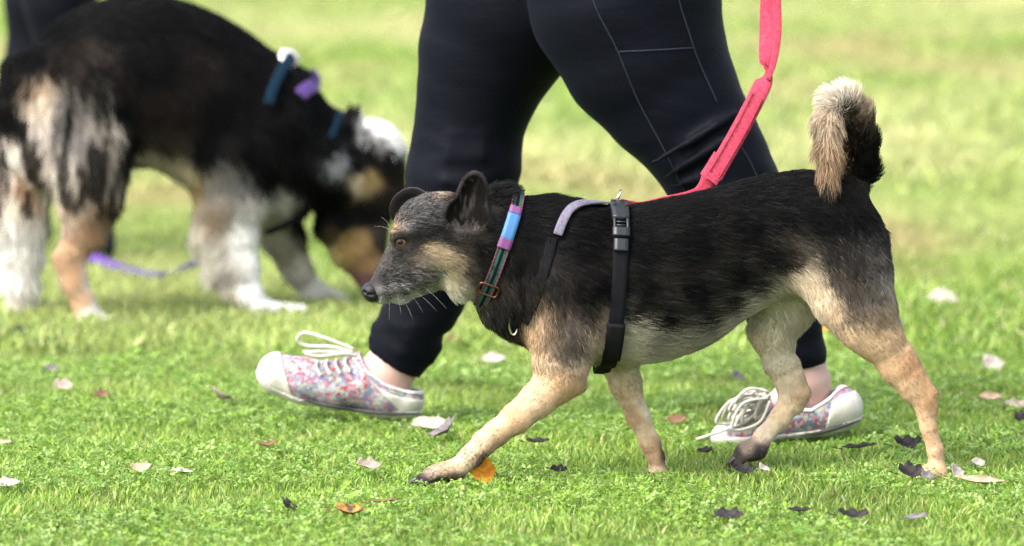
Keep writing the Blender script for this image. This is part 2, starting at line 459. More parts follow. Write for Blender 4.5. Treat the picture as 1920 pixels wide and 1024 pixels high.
GRASS = tinted('grass_blade', rough=0.5, transl=0.4, spec=0.35)
parts = []; cols = []
def put(t): parts.append((t[0], t[1])); cols.append(t[2])
X, Y = scatter(-1.05, 1.7, 28000, 0.55)
hh = 0.008 + 0.011*rng.random(len(X))**1.8
hh *= 0.75 + 0.6*vnoise(np.stack([X, Y, 0*X], 1), 9.0)
def pressed(X, Y):                      # turf trodden flat under paws and shoes
    f = np.ones(len(X))
    for (u, v, rx, ry) in ((840, 915, .07, .05), (795, 916, .05, .045), (1395, 880, .045, .035), (745, 798, .07, .04), (700, 796, .06, .04), (1450, 838, .13, .05), (1350, 840, .07, .05)):
        g = ground_at(u, v); f *= 1 - .72*np.exp(-(((X-g[0])/rx)**2 + ((Y-g[1])/ry)**2)**2)
    return f
hh *= pressed(X, Y)
put(blades(X, Y, hh, 0.0014+0.0022*rng.random(len(X)), lawn_tint(X, Y, len(X)), 0.9))
X, Y = scatter(-1.05, 1.7, 9000, 0.60)
k = vnoise(np.stack([X, Y, 0*X], 1), 6.0) > 0.42; X, Y = X[k], Y[k]
cc = np.array([(0.20, 0.325, 0.04), (0.28, 0.40, 0.12), (0.10, 0.21, 0.025)])[rng.choice(3, len(X))]*(0.8+0.4*rng.random(len(X)))[:, None]
put(clover(X, Y, (0.007+0.013*rng.random(len(X)))*pressed(X, Y), 0.0035+0.0045*rng.random(len(X))**1.5, cc))
X, Y = scatter(1.7, 5.2, 10000, 1.1)
put(blades(X, Y, 0.015+0.022*rng.random(len(X)), 0.004+0.004*rng.random(len(X)), lawn_tint(X, Y, len(X)), 0.9))
X, Y = scatter(5.2, 21, 1700, 2.2)
put(blades(X, Y, 0.02+0.03*rng.random(len(X)), 0.012+0.011*rng.random(len(X)), lawn_tint(X, Y, len(X)), 0.9))
gv, gf = merge(parts); gme = new_mesh('grass', gv, gf, False); color_attr(gme, np.concatenate(cols))
grass = obj('grass', gme, GRASS); tag(grass, 'short bright green lawn grass mixed with clover', 'grass', kind='stuff')

# ------------------------------------------------------------------ the black and tan dog in front
DOGL = 'black and tan dog with curled tail striding left on the lawn in a harness'
def Yb(u): return -0.055 + 0.176*(u - 815)/1300.0
def Yh(u): return Yb(u) if u >= 900 else Yb(900) + 0.30*(u - 900)/1300.0
def D1(u, v, dy=0.0, head=False): return at(u, v, (Yh(u) if head else Yb(u)) + dy)
def R1(r): return r*pxm(0.0)
def ch1(rows, head=False): return [(D1(u, v, dy, head), R1(r)) for u, v, dy, r in rows]
dog = thing('dog', DOGL, 'dog', (float(at(1250, 900, 0.03)[0]), 0.03, 0))
H = 0.0028
lo = at(650, 960, -0.3); hi = at(1810, 120, 0.35)
V1 = Vol((lo[0], -0.27, -0.01), (hi[0], 0.30, at(900, 130, 0.0)[2]), H)
# trunk, neck included
V1.loft([(855, 392, 520, 48), (880, 372, 540, 60), (940, 352, 575, 72), (985, 368, 600, 82), (1030, 370, 640, 92), (1080, 378, 672, 100), (1150, 388, 682, 106),
         (1250, 374, 672, 106), (1330, 357, 640, 94), (1400, 338, 592, 82), (1460, 326, 560, 82), (1520, 322, 545, 90), (1580, 334, 540, 88), (1630, 388, 530, 66), (1655, 430, 515, 40)], Yb, 0.0, 2.15)
# ruff under the throat
V1.chain(ch1([(905, 500, 0, 52), (935, 560, 0, 34), (960, 575, 0, 36)]), 0.03, 0.01)
V1.chain(ch1([(975, 560, 0, 62), (1020, 610, 0, 52)]), 0.03, 0.01)
LS = 0.058
# near front leg
V1.chain(ch1([(1075, 450, -.035, 62), (1062, 540, -.05, 72), (1058, 620, -.055, 64), (1052, 680, -.055, 50), (1046, 714, -.053, 40)]), 0.03, 0.012, 0.72)
V1.chain(ch1([(1052, 708, -.053, 36.5), (1010, 748, -.052, 32.5), (968, 784, -.051, 27.5), (930, 812, -.05, 22.5), (908, 830, -.05, 21.5), (885, 855, -.05, 20.0), (856, 880, -.05, 18.5)]), 0.012, 0.008, 0.85)
V1.cone(D1(1050, 712, -.053), D1(1084, 722, -.05), R1(30), R1(15), 0.014)
def paw(c, dirv, w, near_y, k=0.006):
    """knuckled paw: a pad and four toes along dirv"""
    c = np.asarray(c, float); dirv = np.asarray(dirv, float); dirv /= np.linalg.norm(dirv)
    V1.ell(c, (0.024, 0.0185, 0.0155), 0.012)
    for i, s in enumerate((-1.5, -.5, .5, 1.5)):
        L = (0.030 if abs(s) < 1 else 0.023)*w
        a = c + np.array([0, s*0.0098, 0.001]); b = c + dirv*L + np.array([0, s*0.0108, -0.004])
        m = (a+b)/2 + np.array([0, 0, 0.004])
        V1.chain([(a, 0.010), (m, 0.0098), (b, 0.0078)], 0.004, 0.003)
paw(D1(836, 886, -.05), (-1, 0, -.22), 1.3, 0)
V1.cone(D1(1062, 742, -.083), D1(980, 798, -.079), R1(5), R1(4), 0.006, sub=True)
V1.cone(D1(1030, 690, -.095), D1(1085, 690, -.09), R1(4), R1(4), 0.008, sub=True)
# far front leg
V1.chain(ch1([(1110, 560, .05, 58.5), (1150, 650, .055, 44.5), (1172, 720, .055, 27.0), (1196, 780, .055, 20.5), (1219, 830, .055, 17.5), (1230, 858, .055, 14.5), (1235, 888, .055, 13.0)]), 0.03, 0.01, 0.85)
paw(D1(1228, 900, .055), (-1, 0, -.1), 1.0, 0)
# near hind leg
V1.chain(ch1([(1570, 450, -.02, 84), (1600, 520, -.05, 70), (1622, 580, -.058, 56), (1648, 632, -.058, 42), (1682, 684, -.058, 32), (1712, 726, -.058, 26)]), 0.035, 0.014, 0.62)
V1.chain(ch1([(1552, 500, -.04, 62), (1572, 562, -.055, 44), (1610, 612, -.058, 38)]), 0.03, 0.014, 0.62)
V1.chain(ch1([(1706, 718, -.058, 22.0), (1730, 752, -.058, 19.0), (1741, 800, -.058, 15.5), (1754, 845, -.058, 15.0), (1758, 876, -.058, 15.0)]), 0.012, 0.006, 0.85)
V1.chain(ch1([(1700, 655, -.058, 9), (1722, 700, -.058, 8), (1744, 737, -.058, 11), (1748, 765, -.058, 9)]), 0.016, 0.006)
for A, B, ra, rb in (((1682, 640, -.088), (1712, 706, -.080), 7, 5), ((1712, 740, -.079), (1728, 800, -.076), 3, 3), ((1738, 770, -.079), (1752, 840, -.076), 3, 2)):
    V1.cone(D1(*A), D1(*B), R1(ra), R1(rb), 0.006, sub=True)
paw(D1(1748, 892, -.058), (-1, 0, -.08), 1.0, 0)
# far hind leg
V1.chain(ch1([(1500, 470, .03, 74.8), (1470, 560, .05, 64.8), (1448, 620, .055, 44.8), (1460, 680, .055, 28.8), (1476, 716, .055, 22.0), (1484, 744, .055, 22.0), (1462, 785, .055, 19.0), (1432, 818, .055, 17.0), (1418, 834, .055, 15.0)]), 0.03, 0.008, 0.75)
V1.chain(ch1([(1490, 680, .055, 9), (1508, 736, .055, 11), (1496, 765, .055, 9)]), 0.016, 0.006)
paw(D1(1408, 846, .055), (-1, 0, -.55), 1.0, 0)
# tail: up, over and hanging forward
TAIL = [(1592, 372, 0, 30), (1612, 320, 0, 27), (1614, 265, -.005, 24), (1604, 218, -.012, 22), (1584, 190, -.022, 21), (1564, 196, -.034, 20), (1553, 228, -.044, 18), (1551, 280, -.054, 13), (1555, 345, -.066, 6)]
V1.chain(ch1(TAIL), 0.02, 0.008)
# head
V1.loft([(690, 533, 560, 13), (698, 520, 563, 17), (706, 503, 565, 20), (716, 482, 566, 24), (728, 456, 564, 28), (740, 412, 557, 33), (756, 386, 550, 41), (785, 368, 532, 50), (825, 361, 515, 57), (870, 366, 518, 62), (905, 380, 524, 60)], Yh, 0.02, 2.1)
for s in (-1, 1):
    V1.ell(D1(838, 470, s*R1(34), True), (R1(58), R1(30), R1(46)), 0.02)          # cheek
    V1.ell(D1(759, 435, s*R1(30), True), (R1(30), R1(14), R1(10)), 0.007)         # brow
    V1.chain(ch1([(716, 540, s*R1(9), 16), (750, 528, s*R1(15), 24), (790, 512, s*R1(21), 26)], True), 0.012, 0.006)   # lips
V1.chain(ch1([(714, 559, 0, 9), (750, 553, 0, 15), (795, 528, 0, 20), (850, 505, 0, 26)], True), 0.008, 0.006)         # lower jaw
V1.ell(D1(856, 522, -R1(26), True), (R1(25), R1(30), R1(33)), 0.016)
for s in (-1, 1):
    G = ch1([(702, 558, s*R1(19), 2.6), (725, 555, s*R1(27), 3.4), (755, 547, s*R1(36), 3.6), (785, 535, s*R1(45), 3.2), (806, 522, s*R1(52), 2)], True)
    for i in range(4): V1.cone(G[i][0], G[i+1][0], G[i][1], G[i+1][1], 0.002, sub=True)
# eye sockets
EYE = D1(751, 454, -R1(33.5), True); EYF = D1(748, 454, R1(33.5), True)
for e, s in ((EYE, -1), (EYF, 1)):
    V1.ell(e + np.array([0.002, s*0.006, 0.000]), (0.0125, 0.0085, 0.0080), 0.003, sub=True)
    for i in range(10):                                                                # lid rim
        a0, a1 = 2*math.pi*i/10, 2*math.pi*(i+1)/10
        f = lambda a: e + np.array([0.0128*math.cos(a)+0.0015, s*(0.0010 - 0.002*abs(math.cos(a))), (0.0078 if math.sin(a) > 0 else 0.0086)*math.sin(a) - 0.0008*math.cos(a)])
        q_ = 0.0036 if math.sin(a0) > -.1 else 0.0026; V1.cone(f(a0), f(a1), q_, q_, 0.002)
# ears: cupped shells
def ear(c, ru, rv, rl, M, hollow, wall):
    c = np.asarray(c)
    V1.ell(c, (ru, rl, rv), 0.010, M)
    V1.ell(c + M.T@np.array(hollow), (ru-wall, rl*0.95, rv-wall), 0.004, M, sub=True)
def rotm(ax, ang):
    q = Vector(ax).normalized(); from_ = __import__('mathutils').Matrix.Rotation(ang, 3, q); return np.array(from_)
def shell(parts, k):
    for c, rad, M in parts: V1.ell(c, rad, k, M)
def hollow(parts):
    for c, rad, M in parts: V1.ell(c, rad, 0.003, M, sub=True)
Rt = rotm((0, 1, 0), math.radians(-10))
I3 = np.eye(3)
NE = [(D1(885, 372, -R1(50), True), np.array((R1(31), R1(14), R1(53))), Rt), (D1(875, 408, -R1(53), True), np.array((R1(46), R1(17), R1(46))), I3)]
shell(NE, 0.005)
hollow([(D1(884, 374, -R1(65), True), (R1(27), R1(21), R1(47)), Rt), (D1(874, 404, -R1(70), True), (R1(39), R1(26), R1(39)), I3)])
V1.chain(ch1([(907, 392, -R1(62), 5), (911, 420, -R1(64), 7), (898, 440, -R1(62), 7)], True), 0.003, 0.003)     # skin fold on the rear edge
Rf = rotm((0, 1, 0), math.radians(32))@rotm((0, 0, 1), math.radians(22))
FE = [(D1(768, 388, R1(48), True), np.array((R1(44), R1(12), R1(35))), Rf)]
shell(FE, 0.005)
hollow([(D1(761, 389, R1(35), True), (R1(38), R1(14), R1(29)), Rf)])
def ear_radius(P, E):
    r = np.full(len(P), 9.0); dep = np.full(len(P), 9.0)
    for c, rad, M in E:
        q = (P - c)@np.asarray(M).T/rad
        rr = np.sqrt(q[:, 0]**2 + q[:, 2]**2); m = np.abs(q[:, 1]) < 1.9
        r = np.where(m, np.minimum(r, rr), r)
    return r
dv, dq = V1.skin(); dn = vnormals(dv, dq)

# coat: picture point -> colour, hair direction (du, dv), hair length in px
BK = (.0022, .0022, .0026); TN = (.42, .275, .16); CR = (.47, .34, .22); WH = (.66, .60, .52); GZ = (.085, .072, .062); DK = (.03, .024, .02); GR = (.15, .14, .135)
COAT = [
 # face
 (738, 450, (.008, .007, .006), 1, 0, 3), (766, 459, (.008, .007, .006), 1, 0, 3), (750, 441, (.010, .009, .009), 1, 0, 3), (752, 469, (.012, .010, .009), 1, 0, 3), (775, 442, (.010, .009, .009), 1, 0, 6), (795, 432, (.012, .011, .012), 1, 0, 8), (702, 560, (.01, .009, .009), 1, 0, 3), (725, 557, (.012, .011, .01), 1, 0, 4), (755, 549, (.014, .013, .012), 1, 0, 4), (786, 537, (.02, .018, .016), 1, 0, 6),
 (782, 438, (0.0047, 0.0045, 0.0047), 1, 0, 9), (820, 434, (0.0055, 0.0053, 0.0055), 1, .05, 10), (792, 448, (0.0060, 0.0056, 0.0052), 1, .1, 9), (834, 446, (0.0076, 0.0072, 0.0068), 1, .1, 11), (690, 545, (0.0160, 0.0160, 0.0160), 1, -.1, 3), (703, 508, (0.0406, 0.0370, 0.0359), .5, -.8, 5), (716, 485, (0.0544, 0.0490, 0.0461), .45, -.85, 6), (726, 460, (0.0705, 0.0615, 0.0561), .4, -.9, 6), (728, 440, (0.1009, 0.0829, 0.0721), .3, -1, 6), (735, 470, (0.0371, 0.0342, 0.0327), .7, -.6, 7), (735, 495, (0.0476, 0.0433, 0.0411), .8, -.4, 7), (748, 480, (0.0221, 0.0203, 0.0192), .9, -.3, 7), (748, 505, (0.0442, 0.0406, 0.0384), 1, -.1, 8),
 (715, 525, (0.0170, 0.0163, 0.0163), .9, -.2, 6), (728, 532, (0.0095, 0.0091, 0.0095), 1, 0, 7), (745, 525, (0.0095, 0.0091, 0.0095), 1, 0, 9), (765, 525, (0.0154, 0.0147, 0.0147), 1, .05, 11), (718, 547, (0.1600, 0.1550, 0.1500), 1, .15, 9), (735, 545, (0.2200, 0.2100, 0.2000), 1, .15, 12), (755, 540, (0.2000, 0.1900, 0.1800), 1, .15, 14), (778, 530, (0.1700, 0.1600, 0.1450), 1, .12, 15), (795, 522, (0.0901, 0.0865, 0.0793), 1, .15, 14),
 (712, 567, (0.4200, 0.4200, 0.3600), 1, .2, 6), (740, 566, (0.4400, 0.4400, 0.3700), 1, .2, 9), (770, 558, (0.4200, 0.4200, 0.3300), 1, .15, 12), (800, 542, (0.3000, 0.3000, 0.2000), 1, .1, 14), (765, 497, (0.0862, 0.0772, 0.0711), 1, -.1, 9), (783, 487, (0.2500, 0.1900, 0.1450), 1, 0, 11), (775, 508, (0.0409, 0.0380, 0.0362), 1, 0, 11), (795, 505, (0.0945, 0.0891, 0.0765), 1, .1, 13),
 (736, 427, (0.2600, 0.1700, 0.1000), .6, -.8, 6), (748, 414, (0.0693, 0.0592, 0.0531), .8, -.6, 9), (762, 424, (0.1105, 0.1015, 0.0961), 1, -.3, 8), (785, 422, (0.0239, 0.0235, 0.0239), 1, -.1, 9), (752, 455, (0.0044, 0.0040, 0.0036), 1, 0, 3), (775, 460, (0.0155, 0.0141, 0.0119), 1, 0, 8), (775, 474, (0.0346, 0.0303, 0.0256), 1, 0, 8),
 (758, 395, (0.0639, 0.0599, 0.0578), .8, -.5, 9), (785, 398, (0.0591, 0.0580, 0.0580), 1, -.2, 11), (790, 372, (0.0826, 0.0772, 0.0747), 1, -.3, 10), (820, 358, (0.2400, 0.1650, 0.1300), 1, -.1, 10), (825, 385, (0.0551, 0.0540, 0.0540), 1, 0, 11), (815, 412, (0.0240, 0.0236, 0.0244), 1, .1, 10),
 (805, 440, (0.0047, 0.0045, 0.0047), 1, .1, 10), (825, 445, (0.0089, 0.0081, 0.0078), 1, .1, 12), (845, 452, (0.0218, 0.0200, 0.0182), 1, .2, 13), (805, 468, (0.4000, 0.3100, 0.2000), 1, .15, 12), (828, 474, (0.4200, 0.3300, 0.2150), 1, .2, 13), (848, 488, (0.3200, 0.2500, 0.1550), 1, .3, 15), (812, 495, (0.3000, 0.2550, 0.1600), 1, .2, 14), (840, 512, (0.2600, 0.2300, 0.1300), 1, .4, 17),
 (850, 548, (0.5800, 0.5400, 0.4400), .6, .8, 22), (830, 530, (0.3600, 0.3300, 0.2300), .8, .6, 18), (868, 540, (0.4600, 0.4100, 0.3100), .6, .8, 22), (872, 470, (0.0215, 0.0197, 0.0172), 1, .4, 18), (868, 500, (0.0485, 0.0431, 0.0356), .9, .6, 20), (888, 520, BK, .8, .7, 24), (890, 470, BK, 1, .4, 22),
 # ears: shade of the hollows deepens the dark inner colour
 (878, 336, (.012, .010, .009), .1, -1, 3), (885, 322, (.05, .043, .04), .1, -1, 4), (850, 380, (.012, .010, .009), -.1, -1, 3), (836, 400, (.04, .034, .03), -.1, -1, 4), (862, 345, (.035, .03, .026), -.1, -1, 4), (914, 370, (.03, .026, .024), .2, -1, 4), (900, 360, (.008, .007, .006), .2, -1, 3), (878, 355, (.05, .042, .034), .1, -1, 6), (872, 380, (.010, .008, .007), 0, -1, 4), (895, 395, (.007, .006, .005), 0, -1, 3), (862, 405, (.02, .018, .016), -.2, -1, 6), (856, 430, (.075, .068, .06), -.3, -1, 12), (872, 425, (.035, .03, .027), .1, -1, 12), (898, 428, (.05, .043, .037), .2, -1, 8), (884, 440, (.02, .017, .015), 0, -1, 8),
 (740, 372, (.007, .0065, .007), -.5, -.8, 3), (758, 362, (.009, .008, .009), -.3, -1, 3), (722, 385, (.03, .028, .028), -.6, -.4, 3), (735, 354, (.06, .055, .055), -.6, -.4, 3), (718, 398, (.06, .055, .055), -.6, -.4, 3), (772, 350, (.05, .047, .047), .2, -1, 4),
 # neck and shoulders
 (925, 360, BK, 1, .05, 30), (950, 345, (.008, .008, .009), 1, -.35, 34), (915, 420, BK, .9, .5, 26), (945, 430, BK, .9, .6, 30), (925, 490, BK, .7, .8, 30), (905, 550, BK, .5, .9, 26), (1000, 375, BK, 1, .05, 34), (1045, 372, BK, 1, .05, 34), (990, 430, BK, .7, .6, 32), (980, 500, BK, .4, .9, 34),
 (930, 590, (.02, .019, .018), .1, 1, 36), (955, 590, BK, .2, 1, 38), (985, 570, BK, .3, 1, 28), (1040, 450, BK, .7, .5, 24), (1050, 510, (.012, .0105, .0095), .6, .7, 22), (1040, 550, (.014, .012, .010), .5, .9, 22), (1090, 470, BK, .9, .3, 20), (1100, 550, BK, .7, .6, 20), (1110, 600, (.012, .0105, .0095), .5, .9, 20), (1140, 540, BK, .9, .3, 20),
 # upper foreleg
 (1015, 590, (.28, .20, .13), .2, 1, 16), (1005, 625, (.45, .31, .19), .1, 1, 16), (1000, 670, CR, .1, 1, 15), (1045, 600, (.05, .038, .028), .3, 1, 16), (1065, 620, GZ, .4, 1, 16), (1060, 665, (.10, .083, .068), .3, 1, 15), (1085, 650, (.075, .062, .052), .5, .9, 17), (1115, 640, (.42, .34, .25), .6, .8, 22), (1125, 610, (.24, .19, .14), .6, .8, 22), (1100, 690, (.46, .36, .26), .4, 1, 16), (1035, 640, (.20, .15, .10), .2, 1, 15), (1030, 690, (.36, .27, .18), 0, 1, 11),
 (1055, 715, TN, -.2, 1, 8), (1090, 725, TN, 0, 1, 8), (1015, 725, (.44, .30, .185), -.5, .8, 7), (1000, 770, CR, -.8, .6, 7), (940, 795, (.44, .30, .19), -.8, .6, 7), (970, 775, TN, -.8, .6, 7), (900, 825, CR, -.7, .7, 7), (938, 842, (.34, .24, .15), -.6, .8, 10), (912, 868, (.04, .032, .027), -.4, .9, 8), (870, 865, (.52, .39, .26), -.7, .7, 7), (840, 876, (.44, .32, .21), -.9, .3, 7), (812, 886, (.36, .27, .2), -1, .3, 6), (783, 897, (.02, .017, .016), -1, .4, 5), (798, 899, (.03, .025, .023), -1, .4, 5), (822, 903, (.02, .017, .016), -1, .4, 5), (845, 903, (.03, .025, .022), -1, .4, 5), (815, 912, (.015, .03, .03), -1, .4, 5), (860, 905, (.04, .034, .032), -.9, .4, 6),
 # far foreleg
 (1160, 705, (.42, .34, .23), .2, 1, 9), (1170, 740, CR, .3, 1, 8), (1215, 770, (.58, .5, .39), .3, 1, 8), (1200, 810, (.52, .38, .25), .3, 1, 7), (1225, 850, TN, .1, 1, 7), (1250, 850, (.03, .026, .025), 0, 1, 5), (1230, 890, CR, -.4, 1, 6), (1195, 780, TN, .3, 1, 7),
 # back and flank
 (1100, 385, BK, 1, .05, 20), (1200, 390, BK, 1, .05, 20), (1300, 375, BK, 1, .05, 20), (1400, 345, BK, 1, .08, 20), (1500, 335, BK, 1, .15, 20), (1200, 470, BK, 1, .22, 22), (1300, 460, BK, 1, .22, 22), (1400, 430, BK, 1, .25, 22), (1480, 400, BK, 1, .3, 20), (1200, 550, BK, 1, .3, 24), (1300, 550, BK, 1, .2, 24), (1380, 520, BK, 1, .1, 24), (1440, 490, BK, 1, .2, 22), (1240, 600, BK, 1, .25, 26), (1320, 605, BK, 1, .05, 26), (1370, 570, (.006, .0055, .005), 1, -.1, 26), (1185, 595, BK, .9, .4, 22), (1420, 540, (.010, .009, .0075), 1, -.1, 24), (1480, 495, (.012, .0105, .009), 1, .3, 20),
 # belly
 (1185, 618, (.40, .37, .28), .9, .25, 24), (1180, 655, (.42, .39, .28), 1, .25, 20), (1230, 645, (.22, .20, .15), 1, .15, 26), (1250, 665, (.42, .39, .28), 1, .1, 22), (1310, 645, (.30, .28, .2), 1, .0, 28), (1200, 685, (.5, .46, .35), 1, .2, 18), (1350, 625, (.40, .36, .27), 1, .1, 28), (1400, 585, (.46, .42, .31), .9, .5, 24), (1445, 558, (.48, .43, .31), .7, .8, 22), (1500, 525, (.58, .48, .34), .6, .8, 24), (1480, 575, (.52, .48, .36), .4, .9, 18), (1540, 555, (.58, .47, .33), .5, .9, 15),
 # rump and near thigh
 (1550, 420, BK, .8, .6, 18), (1610, 420, BK, .5, .9, 18), (1640, 450, (.02, .019, .019), .4, 1, 16), (1560, 480, (.012, .011, .0105), .6, .8, 18), (1600, 500, (.02, .018, .016), .5, .9, 17), (1650, 500, (.045, .04, .037), .3, 1, 16), (1672, 530, (.22, .20, .18), .2, 1, 16), (1570, 525, (.05, .042, .035), .5, .9, 16), (1600, 560, (.055, .046, .04), .4, 1, 15), (1645, 560, (.07, .06, .052), .3, 1, 15), (1600, 590, (.10, .08, .06), .4, 1, 13), (1650, 590, (.19, .145, .10), .3, 1, 13), (1685, 585, (.30, .24, .17), .2, 1, 15), (1565, 585, (.48, .36, .24), .5, .9, 10), (1600, 630, (.45, .32, .205), .5, .9, 8), (1640, 640, (.43, .30, .185), .4, 1, 8), (1690, 630, (.41, .28, .17), .2, 1, 10), (1670, 690, TN, .5, .9, 7), (1705, 690, (.34, .20, .11), .3, 1, 8), (1700, 740, (.43, .29, .175), .4, 1, 7), (1745, 740, (.36, .22, .12), .1, 1, 7), (1740, 800, (.42, .28, .17), .2, 1, 7), (1760, 850, (.42, .285, .175), .1, 1, 7), (1735, 890, TN, -.6, .8, 6),
 # far hind leg
 (1440, 620, (.52, .46, .34), .1, 1, 12), (1500, 610, (.56, .5, .4), .3, 1, 26), (1415, 640, (.52, .42, .29), .3, 1, 9), (1460, 670, (.48, .42, .32), .3, 1, 8), (1480, 720, (.50, .40, .28), .3, 1, 8), (1505, 735, (.36, .26, .16), .1, 1, 8), (1470, 770, (.50, .38, .25), -.5, .9, 7), (1430, 815, (.52, .42, .31), -.7, .7, 7), (1400, 835, (.20, .15, .12), -.9, .4, 6), (1380, 850, (.03, .026, .025), -1, .4, 5), (1425, 845, (.035, .03, .03), -.9, .5, 6)]
# tail: hair runs along the tail and out of it
TCOAT = [(1600, 345, BK, .1, -1, 16), (1632, 330, BK, .35, -.8, 26), (1628, 270, BK, .45, -.9, 26), (1608, 300, BK, .1, -1, 20), (1600, 250, (.012, .008, .006), 0, -1, 20), (1636, 235, (.10, .075, .05), .35, -1, 26), (1632, 200, (.42, .33, .23), .3, -1, 28), (1612, 178, (.60, .52, .41), .25, -1, 30), (1580, 160, (.70, .66, .58), -.2, -1, 30), (1590, 212, (.03, .02, .014), -.3, -.8, 14), (1552, 184, (.62, .55, .45), -.7, -.1, 28), (1532, 200, (.30, .24, .17), -.4, 1, 26), (1524, 240, (.05, .04, .032), -.2, 1, 26), (1548, 225, (.52, .41, .29), -.05, 1, 34), (1566, 235, (.40, .30, .21), .1, 1, 30), (1530, 290, (.05, .04, .03), -.05, 1, 34), (1548, 280, (.42, .29, .18), 0, 1, 36), (1562, 290, (.30, .20, .12), .1, 1, 34), (1550, 320, (.30, .20, .12), .03, 1, 36), (1554, 345, (.03, .024, .02), .05, 1, 34)]
def coat(P, ctrl, jit=0.0):
    uv = proj(P)
    if jit: uv = uv + rng.normal(0, jit, uv.shape)
    c = np.array([r[:2] for r in ctrl]); val = np.array([(*r[2], r[3], r[4], r[5]) for r in ctrl])
    return idw(uv, c, val)
TL = frame_path(np.array([(*D1(u, v, dy), R1(r)) for u, v, dy, r in TAIL[1:]]), 60)
def isT(P):
    m = np.zeros(len(P), bool); idx = np.where((P[:, 2] > TL[:, 2].min() - .03) & (P[:, 0] > TL[:, 0].min() - .05))[0]
    if len(idx):
        d = np.linalg.norm(P[idx][:, None, :] - TL[None, :, :3], axis=2) - TL[None, :, 3]
        m[idx] = d.min(1) < .0045
    return m
def full_coat(P, jit=0.0):
    a = coat(P, COAT, jit); m = isT(P)
    if m.any(): a[m] = coat(P[m], TCOAT, jit)
    uv = proj(P); near = P[:, 1] < Yh(880) - R1(34)
    rn_ = ear_radius(P, NE); e = near & (rn_ < 1.08) & (uv[:, 1] < 424 + 6*np.sin(uv[:, 0]*.35))
    dk = np.array([.0035, .003, .0027]); rim = np.array([.020, .0175, .016])  # hollow's shade and rim's light painted over the dark ear hair
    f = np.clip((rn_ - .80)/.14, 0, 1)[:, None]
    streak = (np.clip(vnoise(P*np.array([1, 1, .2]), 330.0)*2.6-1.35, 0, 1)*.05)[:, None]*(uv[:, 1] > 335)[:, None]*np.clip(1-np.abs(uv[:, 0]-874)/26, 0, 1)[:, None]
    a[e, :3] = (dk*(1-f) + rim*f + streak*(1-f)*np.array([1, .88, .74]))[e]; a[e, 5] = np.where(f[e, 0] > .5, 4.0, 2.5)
    rf = ear_radius(P, FE); e = (P[:, 1] > Yh(760) + R1(28)) & (rf < 1.1) & (uv[:, 0] < 812) & (uv[:, 1] < 425)
    f = np.clip((rf - .93)/.06, 0, 1)[:, None]
    a[e, :3] = (dk*(1-f) + np.array([.05, .046, .045])*f)[e]; a[e, 5] = 2.5
    return a, m
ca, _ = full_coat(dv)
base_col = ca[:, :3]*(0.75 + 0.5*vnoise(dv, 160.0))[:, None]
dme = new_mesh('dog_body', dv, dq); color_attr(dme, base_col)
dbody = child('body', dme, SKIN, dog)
dbvh = BVHTree.FromPolygons([tuple(p) for p in dv.tolist()], dq.tolist())

def near_hit(u, v, off=0.004):
    o = at(u, v, -0.6); p = at(u, v, 0.6); h = dbvh.ray_cast(Vector(o), (Vector(p)-Vector(o)).normalized())
    return (np.array(h[0]) + np.array(h[1])*off, np.array(h[1])) if h[0] is not None else (None, None)
def loop_round(c, e1, e2, n, off, r=0.4, rmax=1.0):
    """closed band round the body in the plane through c spanned by e1, e2"""
    P = []; N = []
    for i in range(n):
        a = 2*math.pi*i/n; d = math.cos(a)*e1 + math.sin(a)*e2
        h = dbvh.ray_cast(Vector(c + d*r), Vector(-d))
        if h[0] is not None and (h[0] - Vector(c)).length > rmax: h = dbvh.ray_cast(Vector(c + d*rmax), Vector(-d))
        P.append(np.array(h[0]) if h[0] is not None else c + d*0.08)
    P = np.array(P); rr = np.minimum(np.linalg.norm(P - c, axis=1), rmax); rr0 = rr.copy()
    for _ in range(3): rr = np.maximum(rr*0.995, (np.roll(rr, 1) + rr + np.roll(rr, -1))/3)
    rr = np.minimum(rr, rr0 + .004)
    D = (P - c)/np.linalg.norm(P - c, axis=1)[:, None]
    return c + D*(rr + off)[:, None]
def loop_dirs(P, axis):
    T = np.roll(P, -1, 0) - np.roll(P, 1, 0); T /= np.linalg.norm(T, axis=1)[:, None]
    up = np.cross(T, axis); c = P.mean(0); s = np.sign(((P-c)*up).sum(1)); up *= s[:, None]
    up /= np.linalg.norm(up, axis=1)[:, None]; side = np.cross(up, T)
    return side, up
# -------- collar
col_t, col_b = D1(974, 352), D1(903, 556)
c0 = (col_t + col_b)/2; e1 = (col_t - col_b)/np.linalg.norm(col_t - col_b); e2 = np.array([0.10, -1.0, 0.0]); e2 -= e1*(e1@e2); e2 /= np.linalg.norm(e2)
cax = np.cross(e1, e2)
CLOOP = loop_round(c0, e1, e2, 96, 0.002, 0.4, 0.098); cs, cu = loop_dirs(CLOOP, cax)
